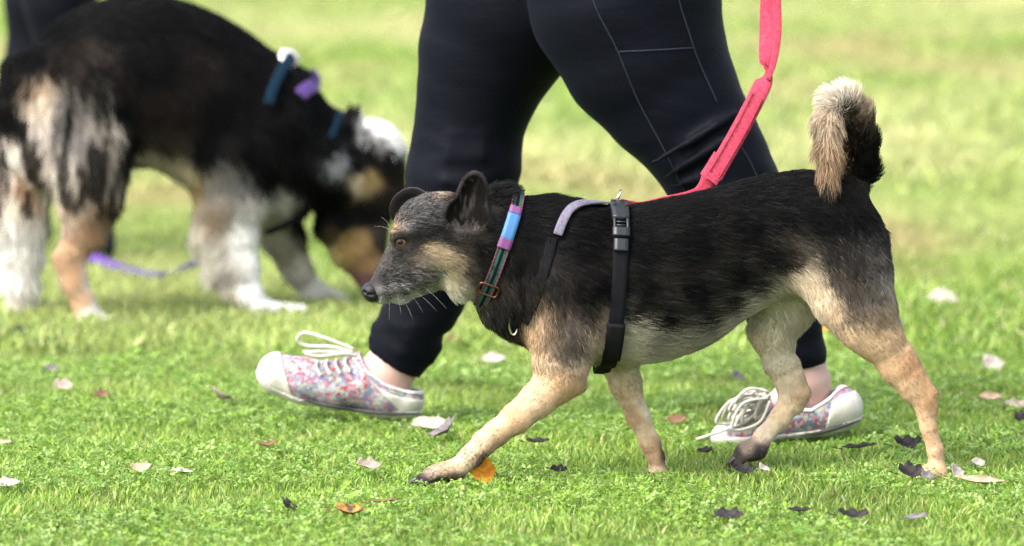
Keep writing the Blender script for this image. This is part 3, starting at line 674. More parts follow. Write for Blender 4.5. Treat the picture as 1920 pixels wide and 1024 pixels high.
# -------- girth strap of the harness
g_t, g_b = D1(1158, 372), D1(1136, 700)
g0 = (g_t + g_b)/2; f1 = (g_t - g_b)/np.linalg.norm(g_t - g_b); f2 = np.array([0.10, -1.0, 0]); f2 -= f1*(f1@f2); f2 /= np.linalg.norm(f2)
GLOOP = loop_round(g0, f1, f2, 96, 0.003)
sunk = np.clip(np.minimum(proj(GLOOP)[:, 1]-474, 590-proj(GLOOP)[:, 1])/14, 0, 1)*0.0015
GLOOP = GLOOP - (GLOOP-g0)/np.linalg.norm(GLOOP-g0, axis=1)[:, None]*sunk[:, None]; gsd, gup = loop_dirs(GLOOP, np.cross(f1, f2))
def surf_path(rows, n, off):
    P = []; N = []
    pts = frame_path(np.array(rows, float), n)
    for u, v in pts:
        p, q = near_hit(u, v, off)
        if p is not None: P.append(p); N.append(q)
    P = np.array(P); N = np.array(N)
    for _ in range(4): P[1:-1] = (P[:-2] + 2*P[1:-1] + P[2:])/4; N[1:-1] = (N[:-2]+2*N[1:-1]+N[2:])/4
    N /= np.linalg.norm(N, axis=1)[:, None]; T = np.gradient(P, axis=0); T /= np.linalg.norm(T, axis=1)[:, None]
    S = np.cross(N, T); S /= np.linalg.norm(S, axis=1)[:, None]
    return P, S, N
SPINE = surf_path([(1046, 442), (1058, 412), (1072, 394), (1092, 386), (1120, 386), (1148, 388)], 30, 0.005)
FRONT = surf_path([(1036, 446), (1026, 490), (1008, 550), (985, 605)], 26, 0.001)
FRV = FRONT[0][proj(FRONT[0])[:, 1] < 505]
CHEST = surf_path([(962, 600), (972, 632), (990, 660)], 12, 0.003)

# -------- fur
NF = 230000
rt, rn = sample_surface(dv, dq, dn, NF)
xt, xn = sample_surface(dv, dq, dn, 420000); m_ = proj(xt)[:, 0] < 905
rt = np.concatenate([rt, xt[m_]]); rn = np.concatenate([rn, xn[m_]]); NF = len(rt)
fa, ft = full_coat(rt, 9.0); fh, _ = full_coat(rt, 3.5); hd = proj(rt)[:, 0] < 880; fa[hd] = fh[hd]
uvr = proj(rt)
keep = np.ones(NF, bool)
from mathutils.kdtree import KDTree
def far_from(P, pts, r):
    t = KDTree(len(pts))
    for i, p in enumerate(pts): t.insert(Vector(p), i)
    t.balance()
    lo_, hi_ = np.min(pts, 0) - r, np.max(pts, 0) + r
    m = np.ones(len(P), bool); idx = np.where(((P > lo_) & (P < hi_)).all(1))[0]
    for i in idx:
        if t.find(Vector(P[i]))[2] < r: m[i] = False
    return m
keep &= far_from(rt, CLOOP, 0.010); 
gv_ = proj(GLOOP)[:, 1]; gk = GLOOP[[i for i in range(96) if gv_[i] < 476 or gv_[i] > 588]]
keep &= far_from(rt, gk, 0.011); keep &= far_from(rt, GLOOP, 0.0075); keep &= far_from(rt, SPINE[0], 0.009)
keep &= far_from(rt, [EYE, EYF], 0.0125); keep &= far_from(rt, FRV, 0.007)
keep &= rt[:, 2] > 0.004
keep &= ~((uvr[:, 0] < 712) & (np.abs(uvr[:, 1]-543) < 22))
fa[:, 5] = np.where(hd & (fa[:, 5] > 3.2), np.maximum(fa[:, 5], 6.0), fa[:, 5])
ln = fa[:, 5]*pxm(0)*np.where(ft, 1.12, np.where(hd, 1.35, np.where(fa[:, 5] < 12, 1.1, 1.0)))*(0.55 + 0.7*rng.random(NF))
flow = np.stack([fa[:, 3], np.zeros(NF), -fa[:, 4]], 1)
flow += 0.25*np.stack([vnoise(rt, 45.0)-.5, 0*ln, vnoise(rt+9.1, 45.0)-.5], 1)*2
flow += 0.25*np.stack([vnoise(rt+3, 140.0)-.5, 0*ln, vnoise(rt+5.1, 140.0)-.5], 1)*2
lum = fa[:, :3].mean(1)
hor = (np.abs(fa[:, 3]) > np.abs(fa[:, 4]))[:, None]
strk = np.where(hor[:, 0], vnoise(rt*np.array([.22, 1, 1]), 300.0), vnoise(rt*np.array([1, 1, .22]), 300.0)) - .5
ln = ln*(1 + .5*strk)
colr = fa[:, :3]*np.clip(0.95 + np.where(lum > .12, .5, .4)*(rng.random(NF)-.5) + np.where(lum > .12, .28, 1.1)*strk, .25, 2)[:, None]
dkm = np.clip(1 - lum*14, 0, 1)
shine = (dkm*np.clip(strk*3-.25, 0, 1)*rng.random(NF))[:, None]  # coat sheen painted into the colour of dark strands
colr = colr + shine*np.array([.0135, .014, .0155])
inear = (ear_radius(rt, NE) < 1.08) | ((ear_radius(rt, FE) < 1.1) & (rt[:, 1] > Yh(760) + R1(28)))
hd2 = (uvr[:, 0] < 832) & (lum > .015) & (lum < .24) & ((uvr[:, 1] < 428) | (uvr[:, 1] > 500)) & ~inear
pep = hd2 & (rng.random(NF) < .30); colr[pep] = np.clip(colr[pep]*2.4 + .03, 0, .45); colr[hd2 & ~pep] *= .5
gz = (rng.random(NF) < 0.025*np.clip(1-lum*5, 0, 1)*((uvr[:, 1] > 585) | ((uvr[:, 0] > 1560) & (uvr[:, 1] > 440)))) & ~ft
colr[gz] = np.array([.15, .125, .10])
tl = np.where(ft, 0.52, np.where(fa[:, 5] < 12, 0.22, 0.24))
tl = np.where((uvr[:, 0] > 912) & (uvr[:, 0] < 975) & (uvr[:, 1] < 385), .55, tl)
k = keep
fur('fur', rt[k], rn[k], flow[k], ln[k], colr[k], np.where(ft, 0.00034, np.where(uvr[:, 0] < 880, .00024, np.where(fa[:, 5] < 12, .00034, 0.00028)))[k], FUR, dog, tl[k], 0.05, 4, 0.0065)

# -------- whiskers, eyes, nose, claws
WHK = plain('whisker', (.35, .33, .31), 0.5)
wp = []
for (u, v, du, dv_, L, side) in [(716, 556, -.2, 1, 34, -1), (730, 560, 0, 1, 40, -1), (752, 556, .5, .9, 50, -1), (775, 545, .9, .75, 60, -1), (790, 535, .9, .8, 66, -1), (768, 552, .7, .9, 44, -1), (735, 428, -.9, -.5, 34, 1), (735, 430, -.8, -.9, 30, 1), (734, 432, -1, -.2, 34, 1), (722, 552, -.6, .9, 26, -1), (745, 552, .2, 1, 40, -1)]:
    p, q = near_hit(u, v, 0.0)
    if p is None: continue
    d = np.array([du, -0.35 if side < 0 else 0.3, -dv_]); d /= np.linalg.norm(d)
    e = p + d*R1(L); m = (p+e)/2 + np.array([0, 0, R1(3)])
    wp.append(tube([p, m, e], [0.00013, 0.0001, 0.00006], 6, 4))
child('whiskers', new_mesh('whiskers', *merge(wp)), WHK, dog)['kind'] = 'stuff'
def uvsphere(c, r, seg=20, ring=12, M=None):
    V = []; F = []
    for i in range(ring+1):
        a = math.pi*i/ring
        for j in range(seg):
            b = 2*math.pi*j/seg; V.append((math.sin(a)*math.cos(b), math.sin(a)*math.sin(b), math.cos(a)))
    for i in range(ring):
        for j in range(seg): F.append((i*seg+j, (i+1)*seg+j, (i+1)*seg+(j+1) % seg, i*seg+(j+1) % seg))
    V = np.array(V)*np.asarray(r)
    if M is not None: V = V@np.asarray(M).T
    return V + np.asarray(c), [np.array(F)]
def eye_mat(name, iris):
    m, n, l, b = mat_new(name); g = n.new('ShaderNodeTexCoord'); sx = n.new('ShaderNodeSeparateXYZ'); l.new(g.outputs['Generated'], sx.inputs[0])
    r = n.new('ShaderNodeValToRGB'); e = r.color_ramp.elements
    e[0].position = 0.0; e[0].color = (.12, .10, .09, 1); e[1].position = 1.0; e[1].color = (.003, .003, .003, 1)
    for p, c in ((.70, (.05, .035, .025, 1)), (.76, (.012, .006, .003, 1)), (.80, iris), (.945, iris), (.965, (.003, .003, .003, 1))):
        q = e.new(p); q.color = c
    l.new(sx.outputs['Z'], r.inputs[0]); l.new(r.outputs[0], b.inputs['Base Color']); b.inputs['Roughness'].default_value = 0.12; b.inputs['Specular IOR Level'].default_value = 0.35
    return m
EYM = eye_mat('amber_eye', (.15, .058, .012, 1))
for c, s in ((EYE, -1), (EYF, 1)):
    v, f = uvsphere((0, 0, 0), 0.0118)
    me = new_mesh('eye', v, f); o = obj('eye', me, EYM, dog)
    g = Vector((-0.10, s*1.0, 0.04))
    o.rotation_euler = g.to_track_quat('Z', 'Y').to_euler(); o.location = Vector(c + np.array([0.0005, -s*0.0092, 0.0])) - dog.location
VN = Vol(D1(665, 585, -.05, True), D1(725, 500, .06, True), 0.0011)
VN.ell(D1(696, 545, 0, True), (R1(18), R1(22), R1(16)), 0)
VN.ell(D1(700, 556, 0, True), (R1(14), R1(19), R1(11)), 0.006)
for s in (-1, 1): VN.ell(D1(682, 549, s*R1(12), True), (R1(6), R1(5), R1(4.5)), 0.002, sub=True); VN.ell(D1(694, 553, s*R1(21), True), (R1(9), R1(4), R1(2.6)), 0.002, sub=True)
nv, nq = VN.skin()
child('nose', new_mesh('nose', nv, nq), plain('wet_nose', (.006, .0055, .006), 0.38, bump=0.5, bscale=900, spec=.3), dog)
CLAW = plain('claw', (.03, .026, .024), 0.35)
for (u, v, dy, dx_, dz_) in [(783, 897, -.060, -1, -.55), (781, 897, -.051, -1, -.5), (785, 896, -.041, -1, -.5), (795, 900, -.066, -1, -.6), (1380, 858, .04, -1, -.8), (1378, 857, .052, -1, -.8), (1382, 857, .064, -1, -.8)]:
    p = D1(u, v, dy); d = np.array([dx_, 0, dz_]); d /= np.linalg.norm(d)
    v_, f_ = tube([p, p + d*0.008, p + d*0.014 + np.array([0, 0, -.002])], [0.0035, 0.0028, 0.0006], 6, 8)
    child('claw', new_mesh('claw', v_, f_), CLAW, dog)

# ------------------------------------------------------------------ collar, harness and lead of the front dog
def seg_v(LOOP, sd, up, v0, v1, w, th, off, side_px=True):
    """piece of a band between picture rows v0 and v1 on the side facing the path"""
    uv = proj(LOOP); n = len(LOOP); half = n//2
    vs = uv[:half+1, 1]; order = np.argsort(vs)
    q = np.linspace(v0, v1, 12)
    f = lambda A: np.stack([np.interp(q, vs[order], A[:half+1][order, k]) for k in range(3)], 1)
    P, S, U = f(LOOP), f(sd), f(up)
    S /= np.linalg.norm(S, axis=1)[:, None]; U /= np.linalg.norm(U, axis=1)[:, None]
    return strap(P + U*off, S, U, w, th)
M_GREEN = plain('green_webbing', (.008, .075, .058), 0.75, bump=0.8, bscale=1500, var=0.3, vscale=300)
M_LINE = plain('black_webbing', (.0045, .0045, .006), 0.8, bump=0.6, bscale=1200, spec=.1)
M_STITCH = plain('pink_stitching', (.18, .03, .06), 0.7)
M_BLUE = plain('blue_tape', (.03, .12, .28), 0.55, bump=0.3, bscale=700)
M_MAG = plain('magenta_tape', (.12, .03, .12), 0.6, bump=0.3, bscale=700)
M_STEEL = plain('steel', (.62, .60, .56), 0.25, 1.0)
M_PLASTIC = plain('black_plastic', (.010, .011, .014), 0.4, bump=0.15, bscale=600, spec=.35)
M_LAV = plain('lavender_grey_webbing', (.12, .105, .15), 0.8, bump=0.9, bscale=900, var=0.25, vscale=200)
collar = thing('dog_collar', 'green and pink striped collar with a blue sleeve on the black and tan dog', 'collar', tuple(float(x) for x in col_b))
child('band', new_mesh('band', *strap(CLOOP, cs, cu, 0.0168, 0.0020, True)), M_GREEN, collar)
child('stripe', new_mesh('stripe', *strap(CLOOP + cu*0.0021, cs, cu, 0.0042, 0.0006, True)), M_LINE, collar)
for s in (-1, 1):
    st = []
    N = 150; T = np.linspace(0, 96, N, endpoint=False)
    ip = lambda A: np.stack([np.interp(T, np.arange(97), np.r_[A[:, k], A[0, k]]) for k in range(3)], 1)
    P, S, U = ip(CLOOP), ip(cs), ip(cu)
    child('edge', new_mesh('edge', *strap(CLOOP + cu*0.002 + cs*s*0.0076, cs, cu, 0.0028, 0.0006, True)), plain('maroon_edge', (.06, .015, .024), 0.75), collar)
    for i in range(0, N, 2):
        a, b = P[i] + U[i]*0.003 + S[i]*s*0.0076, P[(i+1) % N] + U[(i+1) % N]*0.003 + S[(i+1) % N]*s*0.0076
        st.append(tube([a, a + (b-a)*0.62], 0.0006, None, 5))
    child('stitching', new_mesh('stitching', *merge(st)), M_STITCH, collar)['kind'] = 'stuff'
child('sleeve', new_mesh('sleeve', *seg_v(CLOOP, cs, cu, 401, 450, 0.0195, 0.0042, 0.0)), M_BLUE, collar)
child('tape', new_mesh('tape', *seg_v(CLOOP, cs, cu, 390, 402, 0.0190, 0.0046, 0.0003)), M_MAG, collar)
child('tape', new_mesh('tape', *seg_v(CLOOP, cs, cu, 448, 466, 0.0205, 0.0048, 0.0003)), M_MAG, collar)
uvc = proj(CLOOP); kb = min(range(48), key=lambda i: abs(uvc[i, 1]-543)); P0, S0, U0 = CLOOP[kb], cs[kb], cu[kb]; T0 = np.cross(S0, U0)
rect = [P0 + U0*0.004 + S0*a*0.0145 + T0*b*0.0085 for a, b in ((-1, -.8), (-.8, -1), (.8, -1), (1, -.8), (1, .8), (.8, 1), (-.8, 1), (-1, .8))]
child('slider_ring', new_mesh('slider_ring', *tube(rect, 0.0016, None, 8, True)), plain('bronze', (.18, .08, .06), 0.3, 1.0), collar)

harness = thing('dog_harness', 'black dog harness with lavender back strap and plastic side buckle', 'harness', tuple(float(x) for x in g_b))
child('girth_strap', new_mesh('girth_strap', *strap(GLOOP, gsd, gup, 0.023, 0.003, True)), M_LINE, harness)
child('back_strap', new_mesh('back_strap', *strap(SPINE[0], SPINE[1], SPINE[2], 0.0140, 0.0022)), M_LAV, harness)
child('top_loop', new_mesh('top_loop', *seg_v(GLOOP, gsd, gup, 374, 392, 0.021, 0.006, 0.002)), M_LAV, harness)
bk = child('buckle', new_mesh('buckle', *merge([seg_v(GLOOP, gsd, gup, 388, 416, 0.0255, 0.0085, 0.002), seg_v(GLOOP, gsd, gup, 432, 446, 0.026, 0.008, 0.002)])), M_PLASTIC, harness)
for sx in (-1, 1):
    uvg = proj(GLOOP[:49]);
    def gpt(v):
        o = np.argsort(uvg[:, 1]); return [np.array([np.interp(v, uvg[o, 1], A[:49][o, k]) for k in range(3)]) for A in (GLOOP, gsd, gup)]
    pr = []
    for v in np.linspace(414, 434, 6):
        p, s_, u_ = gpt(v); pr.append(p + s_*sx*0.0095 + u_*0.0075)
    child('prong', new_mesh('prong', *tube(pr, 0.0024, None, 8)), M_PLASTIC, bk)
    p, s_, u_ = gpt(397); child('notch', new_mesh('notch', *uvsphere(p + s_*sx*0.0085 + u_*0.0105, (0.0032, 0.0012, 0.0028), 12, 8)), plain('notch_shadow', (.004, .004, .004), 0.9), bk)  # dark bead painted as the shade inside a buckle hole
for v in (421, 427):
    p, s_, u_ = gpt(v); child('bar', new_mesh('bar', *tube([p - s_*0.009 + u_*0.006, p + s_*0.009 + u_*0.006], 0.0016, None, 8)), M_PLASTIC, bk)
child('strap_keeper', new_mesh('strap_keeper', *seg_v(GLOOP, gsd, gup, 451, 472, 0.0215, 0.0075, 0.001)), M_PLASTIC, harness)
child('girth_pad', new_mesh('girth_pad', *seg_v(GLOOP, gsd, gup, 606, 668, 0.028, 0.007, 0.001)), plain('black_neoprene', (.005, .005, .006), 0.7, bump=0.4, bscale=700, spec=.12), harness)
child('front_strap', new_mesh('front_strap', *strap(FRONT[0], FRONT[1], FRONT[2], 0.016, 0.002)), M_LINE, harness)
child('chest_strap', new_mesh('chest_strap', *strap(CHEST[0], CHEST[1], CHEST[2], 0.017, 0.003)), M_LINE, harness)
rc = D1(963, 606, -.045); rg = [rc + np.array([R1(8)*math.cos(a), -0.002*math.sin(a), R1(20)*math.sin(a) - R1(2)]) for a in np.linspace(0, 2*math.pi, 18, endpoint=False)]
child('ring', new_mesh('ring', *tube(rg, 0.0016, None, 8, True)), M_STEEL, harness)
rc = D1(1160, 370, 0.0); rg = [rc + np.array([0.003*math.sin(a), 0.012*math.cos(a), 0.008*math.sin(a) + 0.002]) for a in np.linspace(0, 2*math.pi, 18, endpoint=False)]
child('lead_ring', new_mesh('lead_ring', *tube(rg, 0.0018, None, 8, True)), M_STEEL, harness)

def red_mat():
    m = plain('red_webbing', (.38, .040, .072), 0.9, bump=1.0, bscale=700, var=0.3, vscale=160, spec=.2); return m
M_RED = red_mat(); M_RED2 = plain('dark_red_webbing', (.30, .016, .03), 0.75, bump=0.9, bscale=900)
lead = thing('dog_lead', 'red webbing lead running up from the black and tan dog', 'dog lead', tuple(float(x) for x in D1(1160, 370)))
LP = [(1163, 380, .03), (1200, 386, .07), (1245, 376, .10), (1290, 366, .12), (1318, 352, .132), (1338, 326, .145), (1362, 288, .18), (1392, 235, .22), (1420, 180, .26), (1436, 140, .29), (1440, 95, .31), (1441, 40, .33), (1444, -40, .35), (1446, -200, .38), (1440, -420, .42)]
def ribbon(rows, n, w, th, twist=None, extra=0.0, face=np.array([0.12, -1.0, 0.15])):
    P = frame_path(np.array([at(u, v, y) for u, v, y in rows]), n); uv = proj(P)
    T = np.gradient(P, axis=0); T /= np.linalg.norm(T, axis=1)[:, None]
    U = face[None] - T*(T@face)[:, None]; U /= np.linalg.norm(U, axis=1)[:, None]; S = np.cross(U, T)
    if twist is not None:
        a = np.array([twist(v) for v in uv[:, 1]])
        U, S = U*np.cos(a)[:, None] + S*np.sin(a)[:, None], S*np.cos(a)[:, None] - U*np.sin(a)[:, None]
    return P + U*extra, S, U, w, th
tw = lambda v: math.pi/(1+math.exp((v-138)/9.0)) + 0.35*math.exp(-((v-60)/40.0)**2)
P, S, U, w, th = ribbon(LP, 120, 0.0275, 0.0022, tw)
uvp = proj(P); w = np.where(uvp[:, 0] < 1320, 0.012, 0.0275); w = np.convolve(np.r_[[w[0]]*4, w, [w[-1]]*4], np.ones(9)/9, 'valid')
child('webbing', new_mesh('webbing', *strap(P, S, U, w, 0.0022)), M_RED, lead)
P, S, U, w, th = ribbon([(1336, 331, .133), (1362, 287, .173), (1392, 234, .213), (1418, 182, .25)], 30, 0.0295, 0.0025, None, 0.0025)
fold = child('folded_end', new_mesh('folded_end', *strap(P, S, U, np.linspace(0.029, 0.022, 30), 0.0012)), M_RED, lead)
for s in (-1, 1):
    child('seam', new_mesh('seam', *tube(P + S*s*0.0085 + U*0.0030, 0.0009, None, 6)), M_RED2, fold)
P, S, U, w, th = ribbon([(1326, 340, .125), (1340, 318, .145), (1352, 298, .165)], 12, 0.03, 0.003, None, 0.004)
child('stitched_patch', new_mesh('stitched_patch', *strap(P, S, U, 0.030, 0.0012)), M_RED, lead)
P, S, U, w, th = ribbon([(1440, 150, .275), (1452, 110, .29), (1458, 60, .31), (1456, 10, .325), (1452, -80, .34)], 30, 0.012, 0.0022, None, 0.0)
child('second_strap', new_mesh('second_strap', *strap(P, S, U, np.linspace(0.008, 0.016, 30), 0.0022)), M_RED, lead)

# ------------------------------------------------------------------ the person walking behind the front dog
NY, FY = 0.45, 0.66
person = thing('person', 'person in black leggings and floral canvas shoes striding behind the dog', 'person', (float(at(1150, 810, .55)[0]), 0.55, 0))
def RP(r, Y): return r*pxm(Y)
def chp(rows): return [(at(u, v, y), RP(r, y)) for u, v, y, r in rows]
NEAR = [(1130, -330, .49, 170), (1150, -160, .475, 186), (1172, 0, .465, 176), (1208, 100, .46, 152), (1262, 190, .455, 124), (1312, 262, .45, 106), (1348, 320, .45, 97), (1392, 410, .45, 95), (1440, 510, .45, 82), (1474, 600, .45, 66), (1490, 680, .45, 57)]
FAR = [(1060, -330, .61, 170), (1020, -160, .625, 180), (962, 0, .64, 160), (916, 100, .65, 128), (893, 175, .655, 106), (878, 240, .66, 97), (871, 310, .66, 101), (858, 390, .66, 98), (830, 480, .66, 84), (796, 560, .66, 69), (764, 628, .66, 60), (742, 680, .66, 56)]
VP = Vol((at(640, 0, .5)[0], .20, .02), (at(1720, 0, .5)[0], .92, at(900, -430, .55)[2]), 0.0055)
VP.chain(chp(NEAR), 0.02, 0.02, 0.9); VP.chain(chp(FAR), 0.02, 0.02, 0.9)
VP.chain(chp([(1095, -420, .55, 150), (1095, -330, .55, 190), (1110, -230, .56, 175)]), 0.05, 0.02, 1.0)
for rows in ([(1222, 306, .37, 5), (1290, 268, .355, 8), (1345, 234, .362, 8), (1392, 206, .39, 4)], [(1238, 338, .385, 4), (1300, 300, .362, 7), (1360, 262, .366, 7), (1402, 236, .39, 4)], [(1252, 352, .39, 3), (1310, 336, .372, 6), (1350, 312, .366, 4)]):
    VP.chain(chp(rows), 0.012, 0.004)
for v_, dv_, u0_, u1_, yy in ((238, 16, 784, 968, .588), (268, 8, 780, 966, .586), (300, -4, 776, 968, .583), (330, 10, 770, 968, .582)):     # creases behind the bent knee
    VP.chain(chp([(u0_, v_, .645, 3), ((u0_*2+u1_)/3, v_+dv_, yy, 6), ((u0_+u1_*2)/3, v_+dv_*1.2, yy, 6), (u1_, v_-4, .645, 3)]), 0.012, 0.004)
for a_, b_ in (((716, 590), (838, 618)), ((704, 612), (826, 648)), ((694, 634), (812, 680))):                      # bunching above the hem
    VP.chain(chp([(a_[0], a_[1], .65, 3), ((a_[0]+b_[0])/2, (a_[1]+b_[1])/2+6, .613, 5), (b_[0], b_[1], .65, 3)]), 0.010, 0.004)
# trouser hems: cut the tubes
def cutter(p, q, Y):
    """removes everything below the picture line p-q"""
    a, b = at(*p, Y), at(*q, Y); d = (b-a)/np.linalg.norm(b-a); nrm = np.array([d[2], 0, -d[0]]); nrm = nrm if nrm[2] < 0 else -nrm
    return a, nrm
def hem(p, q, Y, lo_, hi_):
    a, nrm = cutter(p, q, Y)
    VP.op(lambda X, Yy, Z: -((X-a[0])*nrm[0] + (Z-a[2])*nrm[2]) + 0*Yy, lo_, hi_, 0.0, True)
hem((682, 650), (800, 722), FY, at(640, 800, FY-.1), at(860, 600, FY+.1))
hem((1425, 708), (1560, 678), NY, at(1380, 790, NY-.1), at(1620, 640, NY+.1))
pv, pq = VP.skin(); pn = vnormals(pv, pq)
def smoothv(V, Q, it):
    E = np.concatenate([Q[:, [i, (i+1) % 4]] for i in range(4)])
    for _ in range(it):
        s = np.zeros_like(V); c = np.zeros(len(V))
        np.add.at(s, E[:, 0], V[E[:, 1]]); np.add.at(s, E[:, 1], V[E[:, 0]]); np.add.at(c, E[:, 0], 1); np.add.at(c, E[:, 1], 1)
        V = 0.5*V + 0.5*s/np.maximum(c, 1)[:, None]
    return V
pv = smoothv(pv, pq, 2)
fold_n = vnoise(pv*np.array([1, 1, 2.6]) + np.array([0, 0, 1])*pv[:, :1]*0.8, 16.0) - .5
calf = np.clip((0.52 - pv[:, 2])/0.2, 0.15, 1)
pv = pv + pn*(fold_n*0.0105*calf)[:, None]
def legging_mat():
    m, n, l, b = mat_new('black_leggings')
    tc = n.new('ShaderNodeTexCoord'); t = n.new('ShaderNodeTexNoise'); t.inputs['Scale'].default_value = 900
    l.new(tc.outputs['Object'], t.inputs['Vector'])
    mp = n.new('ShaderNodeMapping'); mp.inputs['Scale'].default_value = (14, 14, 48); l.new(tc.outputs['Object'], mp.inputs['Vector'])
    t2 = n.new('ShaderNodeTexNoise'); t2.inputs['Scale'].default_value = 1.0; t2.inputs['Detail'].default_value = 5; l.new(mp.outputs[0], t2.inputs['Vector'])
    u = n.new('ShaderNodeBump'); u.inputs['Strength'].default_value = 0.35; u.inputs['Distance'].default_value = 0.001; l.new(t.outputs['Fac'], u.inputs['Height'])
    u2 = n.new('ShaderNodeBump'); u2.inputs['Strength'].default_value = 0.22; u2.inputs['Distance'].default_value = 0.008; l.new(t2.outputs['Fac'], u2.inputs['Height']); l.new(u.outputs[0], u2.inputs['Normal'])
    l.new(u2.outputs[0], b.inputs['Normal'])
    b.inputs['Base Color'].default_value = (.0026, .0032, .0060, 1); b.inputs['Roughness'].default_value = 0.6; b.inputs['Specular IOR Level'].default_value = 0.06
    b.inputs['Sheen Weight'].default_value = 0.02; b.inputs['Sheen Roughness'].default_value = 0.4; b.inputs['Sheen Tint'].default_value = (.5, .55, .75, 1)
    return m
M_LEG = legging_mat()
leggings = child('leggings', new_mesh('leggings', pv, pq), M_LEG, person)
pbvh = BVHTree.FromPolygons([tuple(p) for p in pv.tolist()], pq.tolist())
def phit(u, v, off):
    o = at(u, v, 0.0); p = at(u, v, 1.2); h = pbvh.ray_cast(Vector(o), (Vector(p)-Vector(o)).normalized())
    return None if h[0] is None else np.array(h[0]) + np.array(h[1])*off
M_SEAM = plain('seam_thread', (.018, .022, .034), 0.8, spec=0.1)
for rows in ([(1100, -60), (1112, 5), (1135, 50), (1160, 97), (1185, 165), (1215, 225), (1242, 272), (1272, 335), (1290, 372)], [(1262, -60), (1274, 5), (1290, 55), (1306, 105), (1328, 155), (1346, 195)], [(1161, 97), (1230, 94), (1299, 90)], [(1380, 262), (1405, 300), (1425, 345)]):
    pts = [phit(u, v, 0.0004) for u, v in frame_path(np.array(rows, float), 26)]; pts = np.array([p for p in pts if p is not None])
    for _ in range(3): pts[1:-1] = (pts[:-2] + 2*pts[1:-1] + pts[2:])/4
    child('seam', new_mesh('seam', *tube(pts, 0.0011, None, 6)), M_SEAM, leggings)
# hems
def hem_ring(c, p, q, Y, r):
    a, b = at(*p, Y), at(*q, Y); m = (a+b)/2; ax = (b-a)/2
    P = [m + ax*1.0*math.cos(t) + np.array([0, 1, 0])*np.linalg.norm(ax)*0.9*math.sin(t) for t in np.linspace(0, 2*math.pi, 40, endpoint=False)]
    P = np.array(P); up = P - m; up /= np.linalg.norm(up, axis=1)[:, None]; T = np.roll(P, -1, 0)-np.roll(P, 1, 0); T /= np.linalg.norm(T, axis=1)[:, None]
    return strap(P, np.cross(up, T), up, 0.022, 0.0015, True)
# skin: ankles and feet, one body
VS = Vol((at(480, 0, .5)[0], .26, .0), (at(1640, 0, .5)[0], .86, at(900, -400, .55)[2]), 0.0048)
VS.chain(chp([(u, v, y, r*.82) for u, v, y, r in NEAR]), 0.02, 0.02, 0.88); VS.chain(chp([(u, v, y, r*.82) for u, v, y, r in FAR]), 0.02, 0.02, 0.88)
VS.chain(chp([(1095, -400, .55, 100), (1095, -330, .55, 150), (1100, -230, .56, 130)]), 0.05, 0.02)
VS.chain(chp([(770, 600, .66, 50), (742, 668, .66, 44), (726, 706, .66, 42), (738, 742, .66, 34)]), 0.01, 0.012, 0.85)
VS.chain(chp([(722, 700, .66, 40), (660, 712, .66, 30), (600, 720, .66, 26)]), 0.015, 0.012, 0.9)
VS.chain(chp([(1480, 620, .45, 48), (1500, 672, .45, 44), (1512, 715, .45, 41), (1530, 758, .45, 30)]), 0.01, 0.012, 0.85)
VS.chain(chp([(1512, 720, .45, 38), (1455, 768, .45, 28), (1390, 792, .45, 22)]), 0.015, 0.012, 0.9)
sv, sq = VS.skin()
def skin_mat():
    m = plain('pale_skin', (.42, .27, .235), 0.55, bump=0.1, bscale=500, var=0.08, vscale=40)
    b = m.node_tree.nodes['Principled BSDF']; b.inputs['Subsurface Weight'].default_value = 0.15; b.inputs['Subsurface Radius'].default_value = (.01, .004, .002); b.inputs['Subsurface Scale'].default_value = 0.5
    return m
child('body', new_mesh('body', sv, sq), skin_mat(), person)

def floral_mat():
    m, n, l, b = mat_new('floral_canvas')
    tc = n.new('ShaderNodeTexCoord'); v = n.new('ShaderNodeTexVoronoi'); v.inputs['Scale'].default_value = 185; v.inputs['Randomness'].default_value = 1.0
    nz = n.new('ShaderNodeTexNoise'); nz.inputs['Scale'].default_value = 120; l.new(tc.outputs['Object'], nz.inputs['Vector'])
    ad = n.new('ShaderNodeMix'); ad.data_type = 'RGBA'; ad.blend_type = 'ADD'; ad.inputs['Factor'].default_value = 0.010
    l.new(tc.outputs['Object'], ad.inputs['A']); l.new(nz.outputs['Color'], ad.inputs['B']); l.new(ad.outputs['Result'], v.inputs['Vector'])
    sp = n.new('ShaderNodeSeparateColor'); l.new(v.outputs['Color'], sp.inputs[0])
    r = n.new('ShaderNodeValToRGB'); r.color_ramp.interpolation = 'CONSTANT'; e = r.color_ramp.elements
    e[0].position = 0; e[0].color = (0.186, 0.223, 0.273, 1); e[1].position = .16; e[1].color = (0.341, 0.322, 0.335, 1)
    for p, c in ((.32, (0.124, 0.167, 0.236, 1)), (.44, (0.310, 0.136, 0.186, 1)), (.54, (0.260, 0.285, 0.260, 1)), (.64, (0.30, 0.05, 0.065, 1)), (.74, (0.174, 0.136, 0.248, 1)), (.84, (0.360, 0.341, 0.260, 1)), (.91, (0.341, 0.186, 0.223, 1))):
        q = e.new(p); q.color = c
    l.new(sp.outputs[0], r.inputs[0]); l.new(r.outputs[0], b.inputs['Base Color']); b.inputs['Roughness'].default_value = 0.85
    return m
M_FLO = floral_mat(); M_RUB = plain('white_rubber', (.47, .45, .40), 0.55, var=0.22, vscale=50); M_LACE = plain('white_lace', (.50, .47, .42), 0.85, bump=0.8, bscale=900)
M_SOLE = plain('black_tread', (.03, .03, .03), 0.7)
